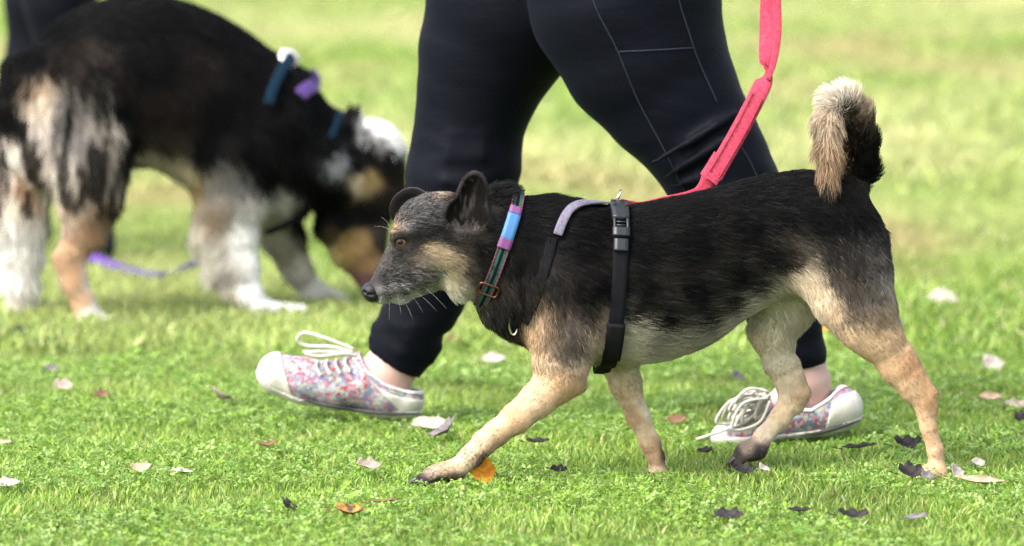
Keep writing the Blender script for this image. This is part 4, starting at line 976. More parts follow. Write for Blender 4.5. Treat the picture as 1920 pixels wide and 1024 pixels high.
def shoe(label, last, bottom, topline, cap, heel, Y, line):
    root = bpy.data.objects.new('shoe', None); COL.objects.link(root); root.parent = person; root['label'] = label
    A = np.array([r[:2] for r in last], float); lo_ = at(A[:, 0].min()-60, 900, Y); hi_ = at(A[:, 0].max()+60, A[:, 1].min()-80, Y)
    def field():
        W = Vol((lo_[0], Y-.075, -.015), (hi_[0], Y+.075, hi_[2]), 0.0025)
        W.chain(chp([(u, v, Y, r) for u, v, r in last]), 0.0, 0.012, 0.95); return W
    W = field()
    Xg, Zg = np.meshgrid(W.ax[0], W.ax[2], indexing='ij')
    uvg = proj(np.stack([Xg.ravel(), np.full(Xg.size, Y), Zg.ravel()], 1)); U = uvg[:, 0].reshape(Xg.shape)[:, None, :]; Vv = uvg[:, 1].reshape(Xg.shape)[:, None, :]
    m = pxm(Y); B = np.array(bottom, float); TL = np.array(topline, float)
    below = (Vv - np.interp(U, B[:, 0], B[:, 1]))*m              # > 0 under the sole
    over = (np.interp(U, TL[:, 0], TL[:, 1]) - Vv)*m             # > 0 above the opening
    solet = 20*m
    capd = ((U - cap[0]) - (Vv - cap[1])*cap[2])*m               # < 0 in the toe cap
    heeld = ((heel[0] - U) - (heel[1] - Vv)*heel[2])*m           # < 0 in the heel patch
    base = W.F
    def out(nm, F, mt, par=root):
        v, q = surface_nets(np.ascontiguousarray(F.astype(np.float32)), W.lo, W.h)
        return child(nm, new_mesh(nm, smoothv(v, q, 1), q), mt, par)
    up = np.maximum(np.maximum(base, below + solet*0.6), over)
    upper = out('upper', up, M_FLO)
    out('toe_cap', np.maximum(np.maximum(base - 0.0026, capd), below + solet*0.5), M_RUB)
    out('heel_patch', np.maximum(np.maximum(np.maximum(base - 0.002, heeld), below + solet*0.5), over + 0.012), M_RUB)
    so = out('sole', np.maximum(np.maximum(base - 0.0045, below), -(below + solet)), M_RUB)
    me_ = so.data; sb_ = BVHTree.FromPolygons([tuple(v.co) for v in me_.vertices], [tuple(q.vertices) for q in me_.polygons])
    pts = []
    for u, v in frame_path(np.array(line, float), 40):
        o_ = at(u, v, Y-.3); e_ = at(u, v, Y+.3); h_ = sb_.ray_cast(Vector(o_), (Vector(e_)-Vector(o_)).normalized())
        if h_[0] is not None: pts.append(np.array(h_[0]))
    if len(pts) > 4:
        pts = np.array(pts)
        for _ in range(3): pts[1:-1] = (pts[:-2] + 2*pts[1:-1] + pts[2:])/4
        child('foxing_line', new_mesh('foxing_line', *tube(pts, [.0010, .0034, .0036, .0030, .0014], None, 7)), M_SOLE, so)
    out('top_binding', np.maximum(np.maximum(base - 0.0022, over), -(over + 0.005)), plain('pale_binding', (.52, .48, .47), 0.85), upper)
    return root
def laces(root, paths, r):
    for k, rows in enumerate(paths):
        P = np.array([at(u, v, y) for u, v, y in rows])
        child('lace', new_mesh('lace', *tube(P, r, 10*len(rows), 7)), M_LACE, root)
sh1 = shoe('floral canvas shoe with raised toe, heel on the grass', [(522, 699, 37), (570, 712, 39), (630, 720, 42), (684, 712, 50), (720, 732, 46), (756, 746, 39)],
     [(470, 690), (488, 722), (515, 746), (560, 764), (640, 780), (705, 788), (800, 789)], [(480, 600), (640, 640), (668, 650), (690, 690), (725, 716), (760, 728), (810, 736)], (538, 700, 0.30), (748, 768, 0.9), FY, [(560, 748), (600, 757), (650, 766), (700, 773), (745, 776), (786, 775)])
zf = FY - .045
laces(sh1, [[(664, 655, FY-.02), (610, 634, FY-.02), (572, 624, FY-.01), (558, 636, FY), (575, 648, FY), (620, 650, FY-.02), (662, 660, FY-.02)], [(662, 662, FY-.02), (620, 660, FY-.03), (568, 660, FY-.035)],
            [(668, 668, FY-.03), (640, 664, FY-.045), (600, 668, FY-.05), (572, 664, FY-.05)]] +
           [[(u, 672+k*2, FY-.012), (u-3, 680+k*3, FY-.033), (u+6, 698+k*2, FY-.042)] for k, u in enumerate((650, 632, 614, 596))], 0.0027)
sh2 = shoe('floral canvas shoe pushing off behind the dog with bunched laces', [(1356, 818, 20), (1392, 808, 28), (1440, 788, 40), (1500, 772, 44), (1545, 768, 42), (1576, 764, 40)],
     [(1280, 834), (1330, 838), (1400, 836), (1480, 830), (1550, 820), (1600, 804), (1640, 790)], [(1280, 700), (1420, 715), (1445, 722), (1480, 760), (1520, 762), (1552, 742), (1575, 722), (1620, 715)], (1366, 812, 0.3), (1545, 800, -0.25), NY, [(1500, 817), (1540, 810), (1580, 799), (1612, 788)])
def bow(c, n, Y):
    out = []; r2 = random.Random(5)
    for k in range(n):
        a = r2.uniform(0.2, 2.4); L = r2.uniform(45, 85); w_ = r2.uniform(10, 22)
        dx, dy = -math.cos(a-1.1)*L, math.sin(a)*L*0.9 - 8
        px, py = c[0] + r2.uniform(-14, 10), c[1] + r2.uniform(-8, 8); nx, ny = -dy/L, dx/L; y = Y - r2.uniform(.03, .07)
        out.append([(px, py, y), (px+dx*.5+nx*w_, py+dy*.5+ny*w_, y-.008), (px+dx, py+dy, y), (px+dx*.5-nx*w_, py+dy*.5-ny*w_, y+.006), (px+4, py+6, y)])
    return out
laces(sh2, bow((1432, 742), 14, NY) + [[(1400, 790, NY-.05), (1360, 806, NY-.06), (1325, 818, NY-.06), (1305, 824, NY-.06)]], 0.0024)

# ------------------------------------------------------------------ the long-haired dog sniffing the grass behind
def Y2(u): return 2.33 + 0.00037*(u - 180)
def D2(u, v, dy=0.0): return at(u, v, Y2(u) + dy)
S2 = pxm(2.4)
def ch2(rows): return [(D2(u, v, dy), r*S2) for u, v, dy, r in rows]
dog2 = thing('dog', 'long-haired black, tan and white dog sniffing the grass with lowered head', 'dog', (float(at(300, 600, 2.4)[0]), 2.4, 0))
V2 = Vol((at(-90, 0, 2.4)[0], 2.0, -.01), (at(800, 0, 2.4)[0], 2.85, at(0, -50, 2.4)[2]), 0.0055)
V2.loft([(20, 170, 290, 34), (50, 110, 330, 72), (100, 50, 335, 100), (180, 8, 315, 116), (270, -6, 305, 122), (350, 8, 335, 128), (430, 44, 370, 126), (500, 92, 400, 116), (560, 140, 405, 96)], Y2, 0, 2.1)
V2.chain(ch2([(500, 240, 0, 118), (575, 290, 0, 92), (640, 330, 0, 72)]), .04, .02)
V2.chain(ch2([(640, 312, 0, 64), (692, 296, 0, 66), (706, 355, 0, 58)]), .03, .02, 0.9)
V2.chain(ch2([(688, 370, 0, 56), (684, 440, 0, 42), (694, 500, 0, 31), (702, 540, 0, 25)]), .02, .015, 0.85)
V2.chain(ch2([(640, 420, 0, 50), (655, 470, 0, 34), (690, 520, 0, 20)]), .02, .015, 0.8)
for s, q in ((-1, 0), (1, -14)):
    V2.chain(ch2([(652+q, 272, s*.045, 26), (664+q, 232, s*.05, 17), (672+q, 200, s*.052, 6)]), .012, .006, 0.6)
L2 = .085
V2.chain(ch2([(120, 200, -.04, 96), (160, 300, -L2, 76), (168, 370, -L2, 54), (160, 430, -L2, 34), (135, 478, -L2, 24), (140, 520, -L2, 19), (156, 565, -L2, 19), (166, 588, -L2, 20)]), .04, .02, 0.75)
V2.chain(ch2([(160, 592, -L2, 18), (198, 603, -L2, 14)]), .01, .006, 1.2)
V2.chain(ch2([(110, 484, -L2, 10), (120, 500, -L2, 13), (136, 540, -L2, 12)]), .02, .006)
V2.chain(ch2([(70, 220, .04, 80), (40, 320, L2, 62), (30, 400, L2, 48), (34, 460, L2, 34), (36, 520, L2, 27), (40, 570, L2, 22), (48, 590, L2, 18)]), .04, .02, 0.75)
V2.chain(ch2([(420, 290, -.05, 92), (436, 370, -.07, 52), (450, 440, -.075, 30), (458, 500, -.08, 24), (466, 550, -.08, 22), (486, 578, -.08, 22)]), .04, .02, 0.75)
V2.chain(ch2([(486, 582, -.08, 20), (566, 584, -.08, 13)]), .012, .006, 1.3)
V2.chain(ch2([(404, 370, -.05, 36), (390, 440, -.05, 24), (402, 505, -.055, 16), (420, 545, -.06, 9)]), .03, .02, 0.6)
V2.chain(ch2([(500, 370, .06, 62), (528, 440, .08, 38), (556, 505, .085, 28), (588, 548, .085, 22), (646, 566, .085, 14)]), .03, .015, 0.8)
V2.chain(ch2([(40, 130, 0, 34), (20, 190, -.01, 28), (30, 246, -.01, 12)]), .02, .012)
v2, q2 = V2.skin(); n2 = vnormals(v2, q2)
B2 = (.003, .003, .0034); W2 = (.66, .65, .63); T2 = (.36, .24, .13); C2 = (.52, .44, .35); G2 = (.11, .098, .086); R2 = (.010, .0075, .0066); O2 = (.28, .18, .11)
COAT2 = [(100, 60, B2, .8, .6, 40), (200, 30, B2, 1, .3, 40), (300, 30, B2, 1, .3, 40), (400, 50, B2, 1, .4, 42), (480, 100, B2, .9, .6, 45), (60, 110, B2, .3, 1, 45), (25, 160, B2, 0, 1, 40), (30, 230, B2, 0, 1, 40), (65, 175, (.22, .16, .11), 0, 1, 40), (72, 195, (.5, .42, .34), 0, 1, 40), (120, 110, R2, .6, .9, 45), (150, 130, (.03, .023, .02), .5, 1, 50), (150, 180, G2, .2, 1, 60), (110, 210, (.10, .09, .085), .1, 1, 60), (80, 240, (.42, .37, .33), 0, 1, 60), (110, 270, (.28, .25, .22), .1, 1, 60),
 (180, 160, G2, .3, 1, 60), (190, 230, (.27, .24, .2), .3, 1, 70), (150, 250, (.16, .145, .135), .1, 1, 60), (200, 290, (.20, .17, .14), .3, 1, 70), (225, 200, B2, .3, 1, 50), (240, 270, B2, .2, 1, 50), (215, 150, R2, .4, 1, 50), (220, 320, (.14, .12, .10), .1, 1, 60), (90, 330, (.55, .47, .41), 0, 1, 60), (130, 330, (.42, .37, .32), 0, 1, 65), (180, 350, (.38, .31, .25), .1, 1, 60), (200, 380, (.26, .19, .12), 0, 1, 50), (130, 400, (.44, .34, .26), 0, 1, 50), (165, 420, (.30, .19, .11), -.1, 1, 40), (130, 470, O2, -.2, 1, 16), (110, 490, (.28, .17, .10), 0, 1, 12), (145, 520, (.40, .24, .14), .1, 1, 12), (165, 520, (.5, .43, .37), .1, 1, 12), (150, 570, (.40, .26, .16), .1, 1, 12), (175, 590, (.58, .54, .5), .6, .7, 10), (200, 605, W2, 1, .3, 9),
 (15, 280, (.55, .47, .42), 0, 1, 50), (10, 350, (.52, .44, .38), 0, 1, 50), (45, 350, (.36, .22, .14), 0, 1, 40), (60, 300, (.46, .38, .33), 0, 1, 50), (25, 385, (.52, .44, .37), 0, 1, 40), (20, 430, (.74, .72, .68), 0, 1, 80), (70, 440, (.72, .69, .64), .3, 1, 90), (30, 500, (.74, .72, .67), .1, 1, 70), (70, 520, (.72, .69, .64), .2, 1, 70), (40, 570, (.58, .53, .46), .1, 1, 30),
 (300, 120, B2, .7, .7, 50), (280, 200, R2, .5, .9, 60), (330, 200, R2, .5, .9, 60), (300, 260, (.03, .024, .018), .4, 1, 60), (360, 130, R2, .6, .9, 55), (260, 120, B2, .5, .9, 50), (400, 200, B2, .4, 1, 60), (380, 280, B2, .3, 1, 60), (440, 200, B2, .4, 1, 60), (280, 300, C2, .5, .8, 50), (330, 330, (.5, .44, .3), .6, .7, 45), (360, 345, (.36, .28, .14), .5, .9, 45), (400, 340, (.3, .27, .24), .2, 1, 60), (440, 330, (.16, .15, .14), .2, 1, 60), (460, 290, B2, .3, 1, 60),
 (500, 180, B2, .4, 1, 55), (540, 240, B2, .5, .9, 55), (500, 330, B2, .2, 1, 60), (560, 330, B2, .3, 1, 60), (530, 150, B2, .8, .8, 50), (600, 200, B2, .8, .7, 50), (620, 280, B2, .7, .8, 40), (500, 380, (.5, .47, .42), .1, 1, 60), (525, 380, (.48, .45, .40), .1, 1, 60), (560, 400, B2, .1, 1, 50), (590, 420, B2, .1, 1, 40), (600, 350, B2, .3, 1, 40),
 (692, 226, W2, .6, -.5, 30), (718, 244, (.72, .71, .7), .9, 0, 30), (742, 268, W2, 1, .2, 26), (684, 252, (.30, .29, .28), -.3, .6, 30), (712, 272, (.12, .115, .11), -.2, 1, 20), (690, 275, B2, -.2, 1, 20), (735, 290, B2, -.2, 1, 20), (700, 296, B2, -.2, 1, 20), (732, 306, B2, .2, 1, 18), (660, 285, B2, -.3, 1, 24), (640, 298, (.34, .34, .35), -.7, .7, 34), (665, 215, B2, 0, -1, 18), (655, 250, B2, 0, -1, 20), (670, 312, B2, -.2, 1, 20), (740, 325, R2, .3, 1, 16), (720, 380, R2, .1, 1, 14), (672, 342, (.30, .24, .16), .2, 1, 12), (690, 338, (.26, .17, .08), .2, 1, 12), (640, 360, B2, -.3, 1, 24), (640, 410, B2, -.2, 1, 24), (690, 400, B2, 0, 1, 14), (620, 445, (.05, .04, .02), -.2, 1, 20), (645, 465, (.22, .145, .055), 0, 1, 18), (680, 460, (.22, .14, .065), 0, 1, 12), (690, 490, (.17, .10, .05), 0, 1, 10), (620, 475, (.34, .27, .12), -.2, 1, 20), (715, 450, (.03, .024, .02), 0, 1, 10), (685, 530, (.10, .055, .05), 0, 1, 8), (705, 550, (.12, .05, .055), 0, 1, 6),
 (380, 400, C2, -.2, 1, 60), (400, 400, (.36, .27, .19), 0, 1, 50), (360, 430, (.68, .63, .53), -.3, 1, 70), (390, 480, (.66, .62, .52), -.1, 1, 70), (430, 400, (.34, .29, .24), 0, 1, 40), (450, 410, W2, 0, 1, 30), (450, 470, W2, 0, 1, 25), (430, 500, (.46, .43, .38), 0, 1, 50), (420, 550, (.55, .5, .4), .2, 1, 40), (465, 540, W2, .1, 1, 16), (500, 580, (.58, .57, .56), 1, .2, 10), (560, 588, (.72, .69, .64), 1, .2, 9),
 (510, 440, (.46, .43, .36), .2, 1, 30), (530, 480, (.34, .31, .24), .2, 1, 26), (550, 510, (.48, .45, .38), .3, 1, 22), (590, 550, (.52, .5, .46), .8, .6, 12), (640, 568, (.56, .54, .48), 1, .2, 9)]
c2 = np.array([r[:2] for r in COAT2]); val2 = np.array([(*r[2], r[3], r[4], r[5]) for r in COAT2])
a2 = idw(proj(v2), c2, val2, 4.0, 6.0)
me2 = new_mesh('dog_body', v2, q2); color_attr(me2, a2[:, :3]); child('body', me2, SKIN, dog2)
NF2 = 90000
r2, m2 = sample_surface(v2, q2, n2, NF2); b2 = idw(proj(r2) + rng.normal(0, 6, (NF2, 2)), c2, val2, 4.0, 6.0)
fl2 = np.stack([b2[:, 3], np.zeros(NF2), -b2[:, 4]], 1) + 0.35*np.stack([vnoise(r2, 22.0)-.5, 0*b2[:, 0], vnoise(r2+9.1, 22.0)-.5], 1)*2
k2 = r2[:, 2] > 0.01
uv2 = proj(r2); lk = vnoise(r2*np.array([1, 1, .16]), 75.0); dk2 = (uv2[:, 0] < 260) & (uv2[:, 1] < 400) & (uv2[:, 1] > 110) & (lk > .56)
b2[dk2, :3] *= .12; lt2 = (uv2[:, 0] < 260) & (uv2[:, 1] < 400) & (uv2[:, 1] > 150) & (lk < .40) & (b2[:, :3].mean(1) > .08); b2[lt2, :3] = np.clip(b2[lt2, :3]*1.5, 0, .7)
fur('fur', r2[k2], m2[k2], fl2[k2], (b2[:, 5]*S2*.62*(.5+.7*rng.random(NF2)))[k2], (b2[:, :3]*(.6+.8*rng.random(NF2))[:, None])[k2], 0.0006, FUR, dog2, np.where(b2[:, 5] > 20, .33, .25)[k2], 0.25, 4, 0.018)
v_, f_ = uvsphere((0, 0, 0), 0.012)
for s in (-1, 1):
    o = obj('eye', new_mesh('eye', v_, f_), eye_mat('brown_eye', (.05, .02, .008, 1)), dog2); o.rotation_euler = Vector((.5, s*.8, -.2)).to_track_quat('Z', 'Y').to_euler()
    o.location = Vector(D2(706, 362, s*.046)) - dog2.location
v_, f_ = uvsphere(D2(704, 558, 0), (0.016, 0.017, 0.013)); child('nose', new_mesh('nose', v_, f_), plain('dark_nose', (.03, .02, .02), 0.35), dog2)

b2vh = BVHTree.FromPolygons([tuple(p) for p in v2.tolist()], q2.tolist())
def hit2(u, v, off):
    o = at(u, v, 1.6); p = at(u, v, 3.4); h = b2vh.ray_cast(Vector(o), (Vector(p)-Vector(o)).normalized())
    return (np.array(h[0]) + np.array(h[1])*off, np.array(h[1])) if h[0] is not None else (None, None)
def strap2(rows, w, off=0.016, n=24, th=0.003):
    P = []; N = []
    for u, v in frame_path(np.array(rows, float), n):
        p, q = hit2(u, v, off)
        if p is None: p, q = (D2(u, v), np.array([0, -.6, .8]))
        P.append(p); N.append(q)
    P = np.array(P); N = np.array(N)
    for _ in range(5): P[1:-1] = (P[:-2]+2*P[1:-1]+P[2:])/4; N[1:-1] = (N[:-2]+2*N[1:-1]+N[2:])/4
    T = np.gradient(P, axis=0); T /= np.linalg.norm(T, axis=1)[:, None]; N -= T*(N*T).sum(1)[:, None]; N /= np.linalg.norm(N, axis=1)[:, None]
    return strap(P, np.cross(N, T), N, w, th)
har2 = thing('dog_harness', 'teal and purple harness with silver clip on the long-haired dog', 'harness', tuple(float(x) for x in D2(540, 160)))
M_TEAL = plain('teal_webbing', (.0025, .014, .028), 0.85, bump=.5, bscale=600, spec=.1); M_PUR = plain('purple_webbing', (.045, .014, .12), 0.7, bump=.5, bscale=600)
child('teal_strap', new_mesh('teal_strap', *strap2([(498, 200), (508, 168), (524, 136), (540, 118)], 0.020)), M_TEAL, har2)
child('purple_strap', new_mesh('purple_strap', *strap2([(556, 186), (576, 168), (588, 150), (580, 136)], 0.028)), M_PUR, har2)
child('neck_strap', new_mesh('neck_strap', *strap2([(612, 262), (622, 238), (628, 220)], 0.014)), M_TEAL, har2)
cl = [D2(534, 96, -.02), D2(530, 112, -.03), D2(540, 130, -.04), D2(556, 150, -.05), D2(572, 164, -.055)]
clip = child('lead_clip', new_mesh('lead_clip', *tube(cl, [.008, .010, .010, .009, .009], 24, 10)), plain('bright_steel', (.55, .54, .56), 0.4, 0.5), har2)
rg = [D2(543, 112, -.03) + np.array([.014*math.cos(a), 0, .016*math.sin(a)]) for a in np.linspace(0, 2*math.pi, 20, endpoint=False)]
child('ring', new_mesh('ring', *tube(rg, .0032, None, 8, True)), plain('bright_ring', (.55, .54, .56), 0.4, 0.5), clip)
child('chest_strap', new_mesh('chest_strap', *tube([D2(500, 436, -.03), D2(530, 424, -.05), D2(568, 404, -.05)], .006, 16, 8)), M_LINE, har2)

# ------------------------------------------------------------------ the second person, mostly hidden by that dog
P2Y = 3.45
per2 = thing('person', 'person mostly hidden behind the long-haired dog, dark leg at the top left', 'person', (float(at(190, 497, P2Y)[0]), P2Y, 0))
s3 = pxm(P2Y)
V3 = Vol((at(-120, 0, P2Y)[0], P2Y-.25, .0), (at(330, 0, P2Y)[0], P2Y+.45, at(0, -420, P2Y)[2]), 0.008)
V3.chain([(at(u, v, P2Y), r*s3) for u, v, r in [(105, -330, 105), (108, -150, 88), (112, 0, 66), (122, 110, 52), (140, 220, 55), (160, 320, 46), (175, 400, 34)]], .02, .02)
V3.chain([(at(u, v, P2Y+.22), r*s3) for u, v, r in [(105, -330, 105), (90, -150, 88), (70, 0, 60), (62, 110, 50), (60, 230, 52), (60, 340, 42), (60, 410, 32)]], .03, .02)
v3, q3 = V3.skin(); child('trousers', new_mesh('trousers', smoothv(v3, q3, 2), q3), M_LEG, per2)
V4 = Vol((at(-120, 0, P2Y)[0], P2Y-.25, .0), (at(330, 0, P2Y)[0], P2Y+.45, at(0, -420, P2Y)[2]), 0.007)
for (u0, dy, rows) in ((180, 0.0, [(105, -300, 80), (108, -150, 70), (112, 0, 52), (122, 110, 42), (140, 220, 45), (160, 320, 36), (175, 390, 27)]), (62, .22, [(105, -300, 80), (90, -150, 70), (70, 0, 48), (62, 110, 40), (60, 230, 42), (60, 340, 33), (60, 390, 26)])):
    sh = -28 if dy else 0
    V4.chain([(at(u, v, P2Y+dy), r*s3) for u, v, r in rows + [(u0+2, 420+sh, 27), (u0+4, 450+sh, 24)]], .03, .015)
    V5 = Vol((at(u0-90, 0, P2Y)[0], P2Y+dy-.10, .0), (at(u0+110, 0, P2Y)[0], P2Y+dy+.10, .16), 0.005)
    V5.chain([(at(u, v+sh, P2Y+dy), r*s3) for u, v, r in [(u0+6, 438, 29), (u0+4, 462, 30), (u0-4, 478, 26), (u0-60, 486, 20)]], 0, .012)
    vv, qq = V5.skin(); child('boot', new_mesh('boot', vv, qq), plain('dark_boot', (.012, .014, .02), 0.6, bump=.3, spec=.15), per2)
vv, qq = V4.skin(); child('body', new_mesh('body', vv, qq), skin_mat(), per2)
lead2 = thing('dog_lead', 'purple lead lying on the grass behind the long-haired dog', 'dog lead', tuple(float(x) for x in ground_at(240, 515)))
rows = [(120, 492, .04), (175, 500, .03), (220, 510, .022), (262, 520, .02), (300, 527, .02)]
PL = frame_path(np.array([ground_at(u, v+12, z) for u, v, z in rows]), 30)
def flat_strap(P, w, th):
    T = np.gradient(P, axis=0); T /= np.linalg.norm(T, axis=1)[:, None]; U = np.array([0, -.75, .66])[None] - T*(T@np.array([0, -.75, .66]))[:, None]; U /= np.linalg.norm(U, axis=1)[:, None]
    return strap(P, np.cross(U, T), U, w, th)
child('webbing', new_mesh('webbing', *flat_strap(PL, 0.026, 0.003)), plain('violet_webbing', (.065, .02, .19), 0.85, bump=.5, bscale=600), lead2)
PL = frame_path(np.array([ground_at(u, v+12, z) for u, v, z in [(296, 527, .021), (330, 520, .022), (362, 511, .03), (400, 500, .05), (450, 480, .12)]]), 24)
child('handle', new_mesh('handle', *flat_strap(PL, 0.020, 0.004)), plain('dark_violet_webbing', (.035, .022, .06), 0.7, bump=.5, bscale=600), lead2)

# ------------------------------------------------------------------ fallen leaves, one by one
def leaf_mesh(L, W, curl, fold, kind, seed):
    r = random.Random(seed); n, m = 11, 5; V = []; F = []
    for i in range(n):
        t = i/(n-1); prof = (math.sin(math.pi*min(1, t*1.02))**0.75)*(1 + .12*math.sin(9*t+seed)) if kind == 0 else (math.sin(math.pi*t)**.6)*(1 + .28*math.sin(16*t+seed))
        for j in range(m):
            s = (j/(m-1)-.5)*2
            x = (t-.5)*L; y = s*W/2*max(prof, .03)*(1 + r.uniform(-.08, .08)); a = curl*(t-.5)*2
            z = abs(s)*fold*W*.5*prof + .5*L*abs(curl)*(t-.5)**2*2 + r.uniform(-.02, .02)*W
            V.append((x*math.cos(a*.3), y, z))
    for i in range(n-1):
        for j in range(m-1): F.append((i*m+j, (i+1)*m+j, (i+1)*m+j+1, i*m+j+1))
    V = np.array(V); F = np.array(F); th = 0.0005
    V2_ = V - np.array([0, 0, th]); F2 = F[:, ::-1] + len(V)
    bd = [j for j in range(m)] + [i*m+m-1 for i in range(1, n)] + [(n-1)*m+j for j in range(m-2, -1, -1)] + [i*m for i in range(n-2, 0, -1)]
    E = np.array([(bd[k], bd[(k+1) % len(bd)], bd[(k+1) % len(bd)]+len(V), bd[k]+len(V)) for k in range(len(bd))])
    st, sf = tube([(-L*.5-.3*L, 0, .1*L), (-L*.62, .02*L, .03*L), (-L*.47, 0, 0)], 0.0007, 8, 5)
    VV, FF = merge([(np.concatenate([V, V2_]), [F, F2, E]), (st, sf)])
    return new_mesh('leaf', VV, FF)
def leaf_mat(name, c1, c2_):
    m, n, l, b = mat_new(name); tc = n.new('ShaderNodeTexCoord'); t = n.new('ShaderNodeTexNoise'); t.inputs['Scale'].default_value = 130; t.inputs['Detail'].default_value = 6
    l.new(tc.outputs['Object'], t.inputs['Vector']); r = n.new('ShaderNodeValToRGB'); r.color_ramp.elements[0].position = .38; r.color_ramp.elements[1].position = .62
    r.color_ramp.elements[0].color = (*c1, 1); r.color_ramp.elements[1].color = (*c2_, 1); l.new(t.outputs['Fac'], r.inputs[0]); l.new(r.outputs[0], b.inputs['Base Color']); b.inputs['Roughness'].default_value = .7; b.inputs['Specular IOR Level'].default_value = .12
    u = n.new('ShaderNodeBump'); u.inputs['Strength'].default_value = .5; u.inputs['Distance'].default_value = .002; l.new(t.outputs['Fac'], u.inputs['Height']); l.new(u.outputs[0], b.inputs['Normal'])
    return m
LM = {'white': leaf_mat('pale_dry_leaf', (.38, .345, .30), (.28, .24, .205)), 'cream': leaf_mat('cream_dry_leaf', (.40, .31, .21), (.25, .18, .12)), 'grey': leaf_mat('grey_dead_leaf', (.17, .15, .15), (.09, .08, .085)),
      'dark': leaf_mat('black_rotten_leaf', (.010, .009, .010), (.03, .026, .026)), 'orange': leaf_mat('orange_autumn_leaf', (.70, .30, .02), (.48, .17, .02)), 'rust': leaf_mat('rust_brown_leaf', (.46, .24, .05), (.06, .04, .03)), 'brown': leaf_mat('brown_dead_leaf', (.17, .10, .055), (.10, .06, .035)), 'pink': leaf_mat('pinkish_dry_leaf', (.34, .285, .235), (.22, .175, .14))}
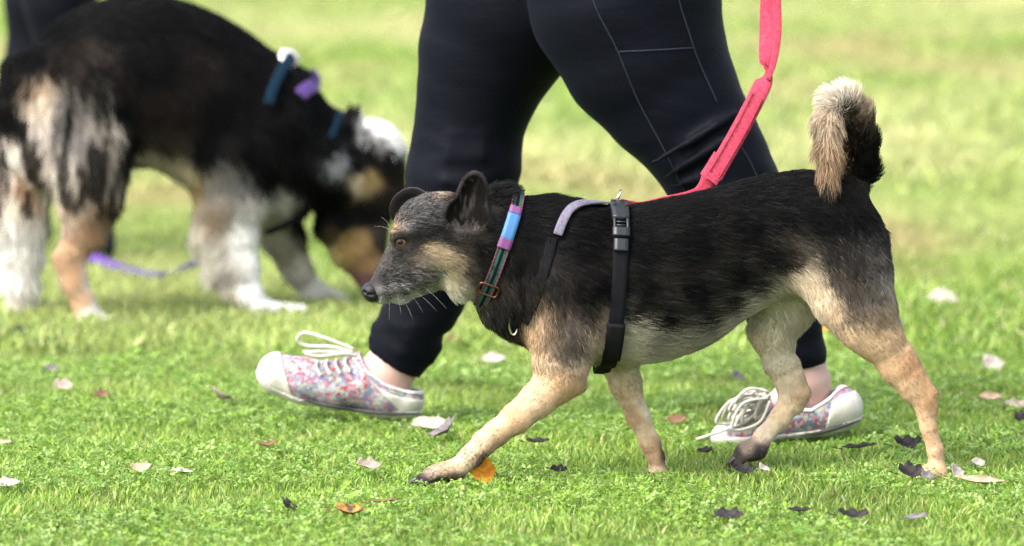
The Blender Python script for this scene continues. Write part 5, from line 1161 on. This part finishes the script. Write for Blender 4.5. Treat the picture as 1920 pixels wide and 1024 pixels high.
LEAVES = [ # u, v, length px, width px, colour, yaw, roll, curl, label
 (808, 818, 72, 34, 'white', .1, .35, .3, 'white curled leaf just left of the striding dog\'s forearm'), (836, 830, 52, 40, 'grey', 2.4, -.6, .5, 'grey folded leaf beside the white one near the dog\'s forearm'),
 (412, 762, 46, 30, 'pink', 2.6, .5, .6, 'pinkish beige leaf left of the raised shoe toe'), (118, 742, 40, 26, 'pink', .4, .4, .5, 'pale pinkish leaf in the grass at mid left'),
 (1768, 576, 60, 30, 'white', .1, .5, .2, 'bright white leaf lying on the lawn right of the dog\'s rump'), (1860, 702, 44, 30, 'white', .6, .6, .5, 'whitish curled leaf near the right edge, level with the shoe'),
 (1858, 762, 44, 22, 'cream', 0., .3, .3, 'cream leaf near the right edge, behind the hind paw'), (1905, 776, 46, 20, 'pink', .3, .4, .3, 'pale leaf cut by the right edge of the picture'), (1914, 803, 34, 24, 'dark', .8, .5, .5, 'dark leaf at the right edge below the pale leaf'),
 (266, 898, 42, 20, 'cream', -.2, .5, .9, 'cream curled leaf in the left foreground grass'), (342, 900, 42, 14, 'white', .05, .2, .2, 'thin pale leaf beside the cream curled one'), (16, 926, 44, 22, 'white', .3, .4, .3, 'white leaf at the left edge of the foreground'),
 (6, 845, 34, 12, 'cream', .1, .3, .2, 'small pale leaf at the left edge, farther back'), (655, 980, 58, 34, 'rust', .1, .2, .5, 'orange and brown leaf in the grass at bottom centre left'), (540, 968, 24, 22, 'dark', 1.2, .6, .5, 'small dark leaf left of the orange brown leaf'),
 (902, 906, 54, 40, 'orange', .5, 1.15, .3, 'orange yellow leaf behind the front paw'), (690, 893, 50, 26, 'pink', .5, .4, .5, 'faded pink leaf left of the front paw'), (502, 850, 40, 14, 'brown', .3, .2, .6, 'brown twisted leaf below the raised shoe'),
 (1008, 843, 44, 14, 'dark', .1, .2, .3, 'dark sliver of leaf under the dog\'s chest'), (1048, 898, 34, 16, 'dark', -.6, .4, .4, 'black leaf between the two front paws'), (1322, 862, 34, 16, 'dark', -.7, .3, .4, 'black leaf left of the lifted hind paw'),
 (1396, 900, 40, 18, 'dark', .3, .5, .4, 'black crumpled leaf below the lifted hind paw'), (1432, 897, 26, 18, 'white', 1.0, .5, .4, 'small pale leaf below the lifted hind paw'), (1612, 853, 64, 14, 'dark', .0, .2, .2, 'long dark leaf between the two hind paws'),
 (1700, 852, 54, 24, 'dark', .2, .5, .8, 'dark curled leaf just left of the planted hind paw'), (1706, 908, 50, 32, 'dark', .3, .5, .6, 'dark grey crumpled leaf in front of the planted hind paw'), (1738, 912, 26, 20, 'grey', .8, .5, .5, 'grey leaf touching the dark crumpled one'),
 (1832, 886, 34, 16, 'white', .9, .6, .5, 'small white leaf in the right foreground'), (1838, 922, 96, 24, 'cream', -.1, .2, .3, 'large cream leaf lying flat in the right foreground'), (1792, 908, 40, 24, 'white', 1.3, .8, .5, 'upright pale leaf standing by the large cream leaf'),
 (1368, 988, 60, 24, 'dark', -.6, .4, .4, 'black leaf in the grass at bottom right of centre'), (1598, 986, 60, 20, 'dark', .2, .4, .5, 'black leaf at the bottom, below the hind legs'), (1718, 988, 44, 14, 'grey', .1, .3, .3, 'grey sliver of leaf at the bottom right'), (1498, 974, 44, 14, 'dark', -.1, .2, .3, 'thin dark leaf at the bottom, left of the black one'),
 (1382, 722, 34, 18, 'grey', 1.2, .7, .3, 'bluish grey leaf behind the laces of the rear shoe'), (926, 690, 46, 24, 'white', .2, .4, .3, 'blurred pale leaf behind the dog\'s chest'), (850, 652, 26, 20, 'brown', .2, .4, .4, 'blurred brown leaf right of the leggings hem'), (190, 757, 30, 22, 'brown', .5, .4, .4, 'brown leaf right of the pale pinkish leaf'),
 (1556, 630, 44, 16, 'orange', 0., .2, .2, 'blurred orange leaf behind the hind legs'), (40, 634, 34, 18, 'dark', .4, .4, .4, 'dark leaf by the far dog\'s hind feet'), (96, 706, 30, 16, 'grey', .4, .4, .4, 'grey leaf above the pale pinkish leaf'), (722, 956, 60, 10, 'brown', .0, .1, .2, 'thin brown leaf stalk near the orange brown leaf'),
 (1270, 806, 40, 20, 'brown', -.5, .5, .6, 'brown leaf between the front and hind legs'), (1690, 620, 22, 14, 'grey', 1.0, .4, .3, 'small grey leaf behind the thigh')]
for i, (u, v, L, W, c, yaw, roll, curl, lab) in enumerate(LEAVES):
    p = ground_at(u, v + 8); s = pxm(p[1]); me = leaf_mesh(L*s*1.05, W*s*1.5, curl*1.5, .5, 0 if c in ('white', 'cream', 'orange', 'rust') else 1, i)
    o = obj('fallen_leaf', me, LM[c]); o.location = (p[0], p[1], 0.017 + .25*abs(math.sin(roll))*W*s)
    o.rotation_euler = (roll, .1*math.sin(i*2.1), yaw*.8); tag(o, lab, 'leaf', 'fallen leaves on the lawn')
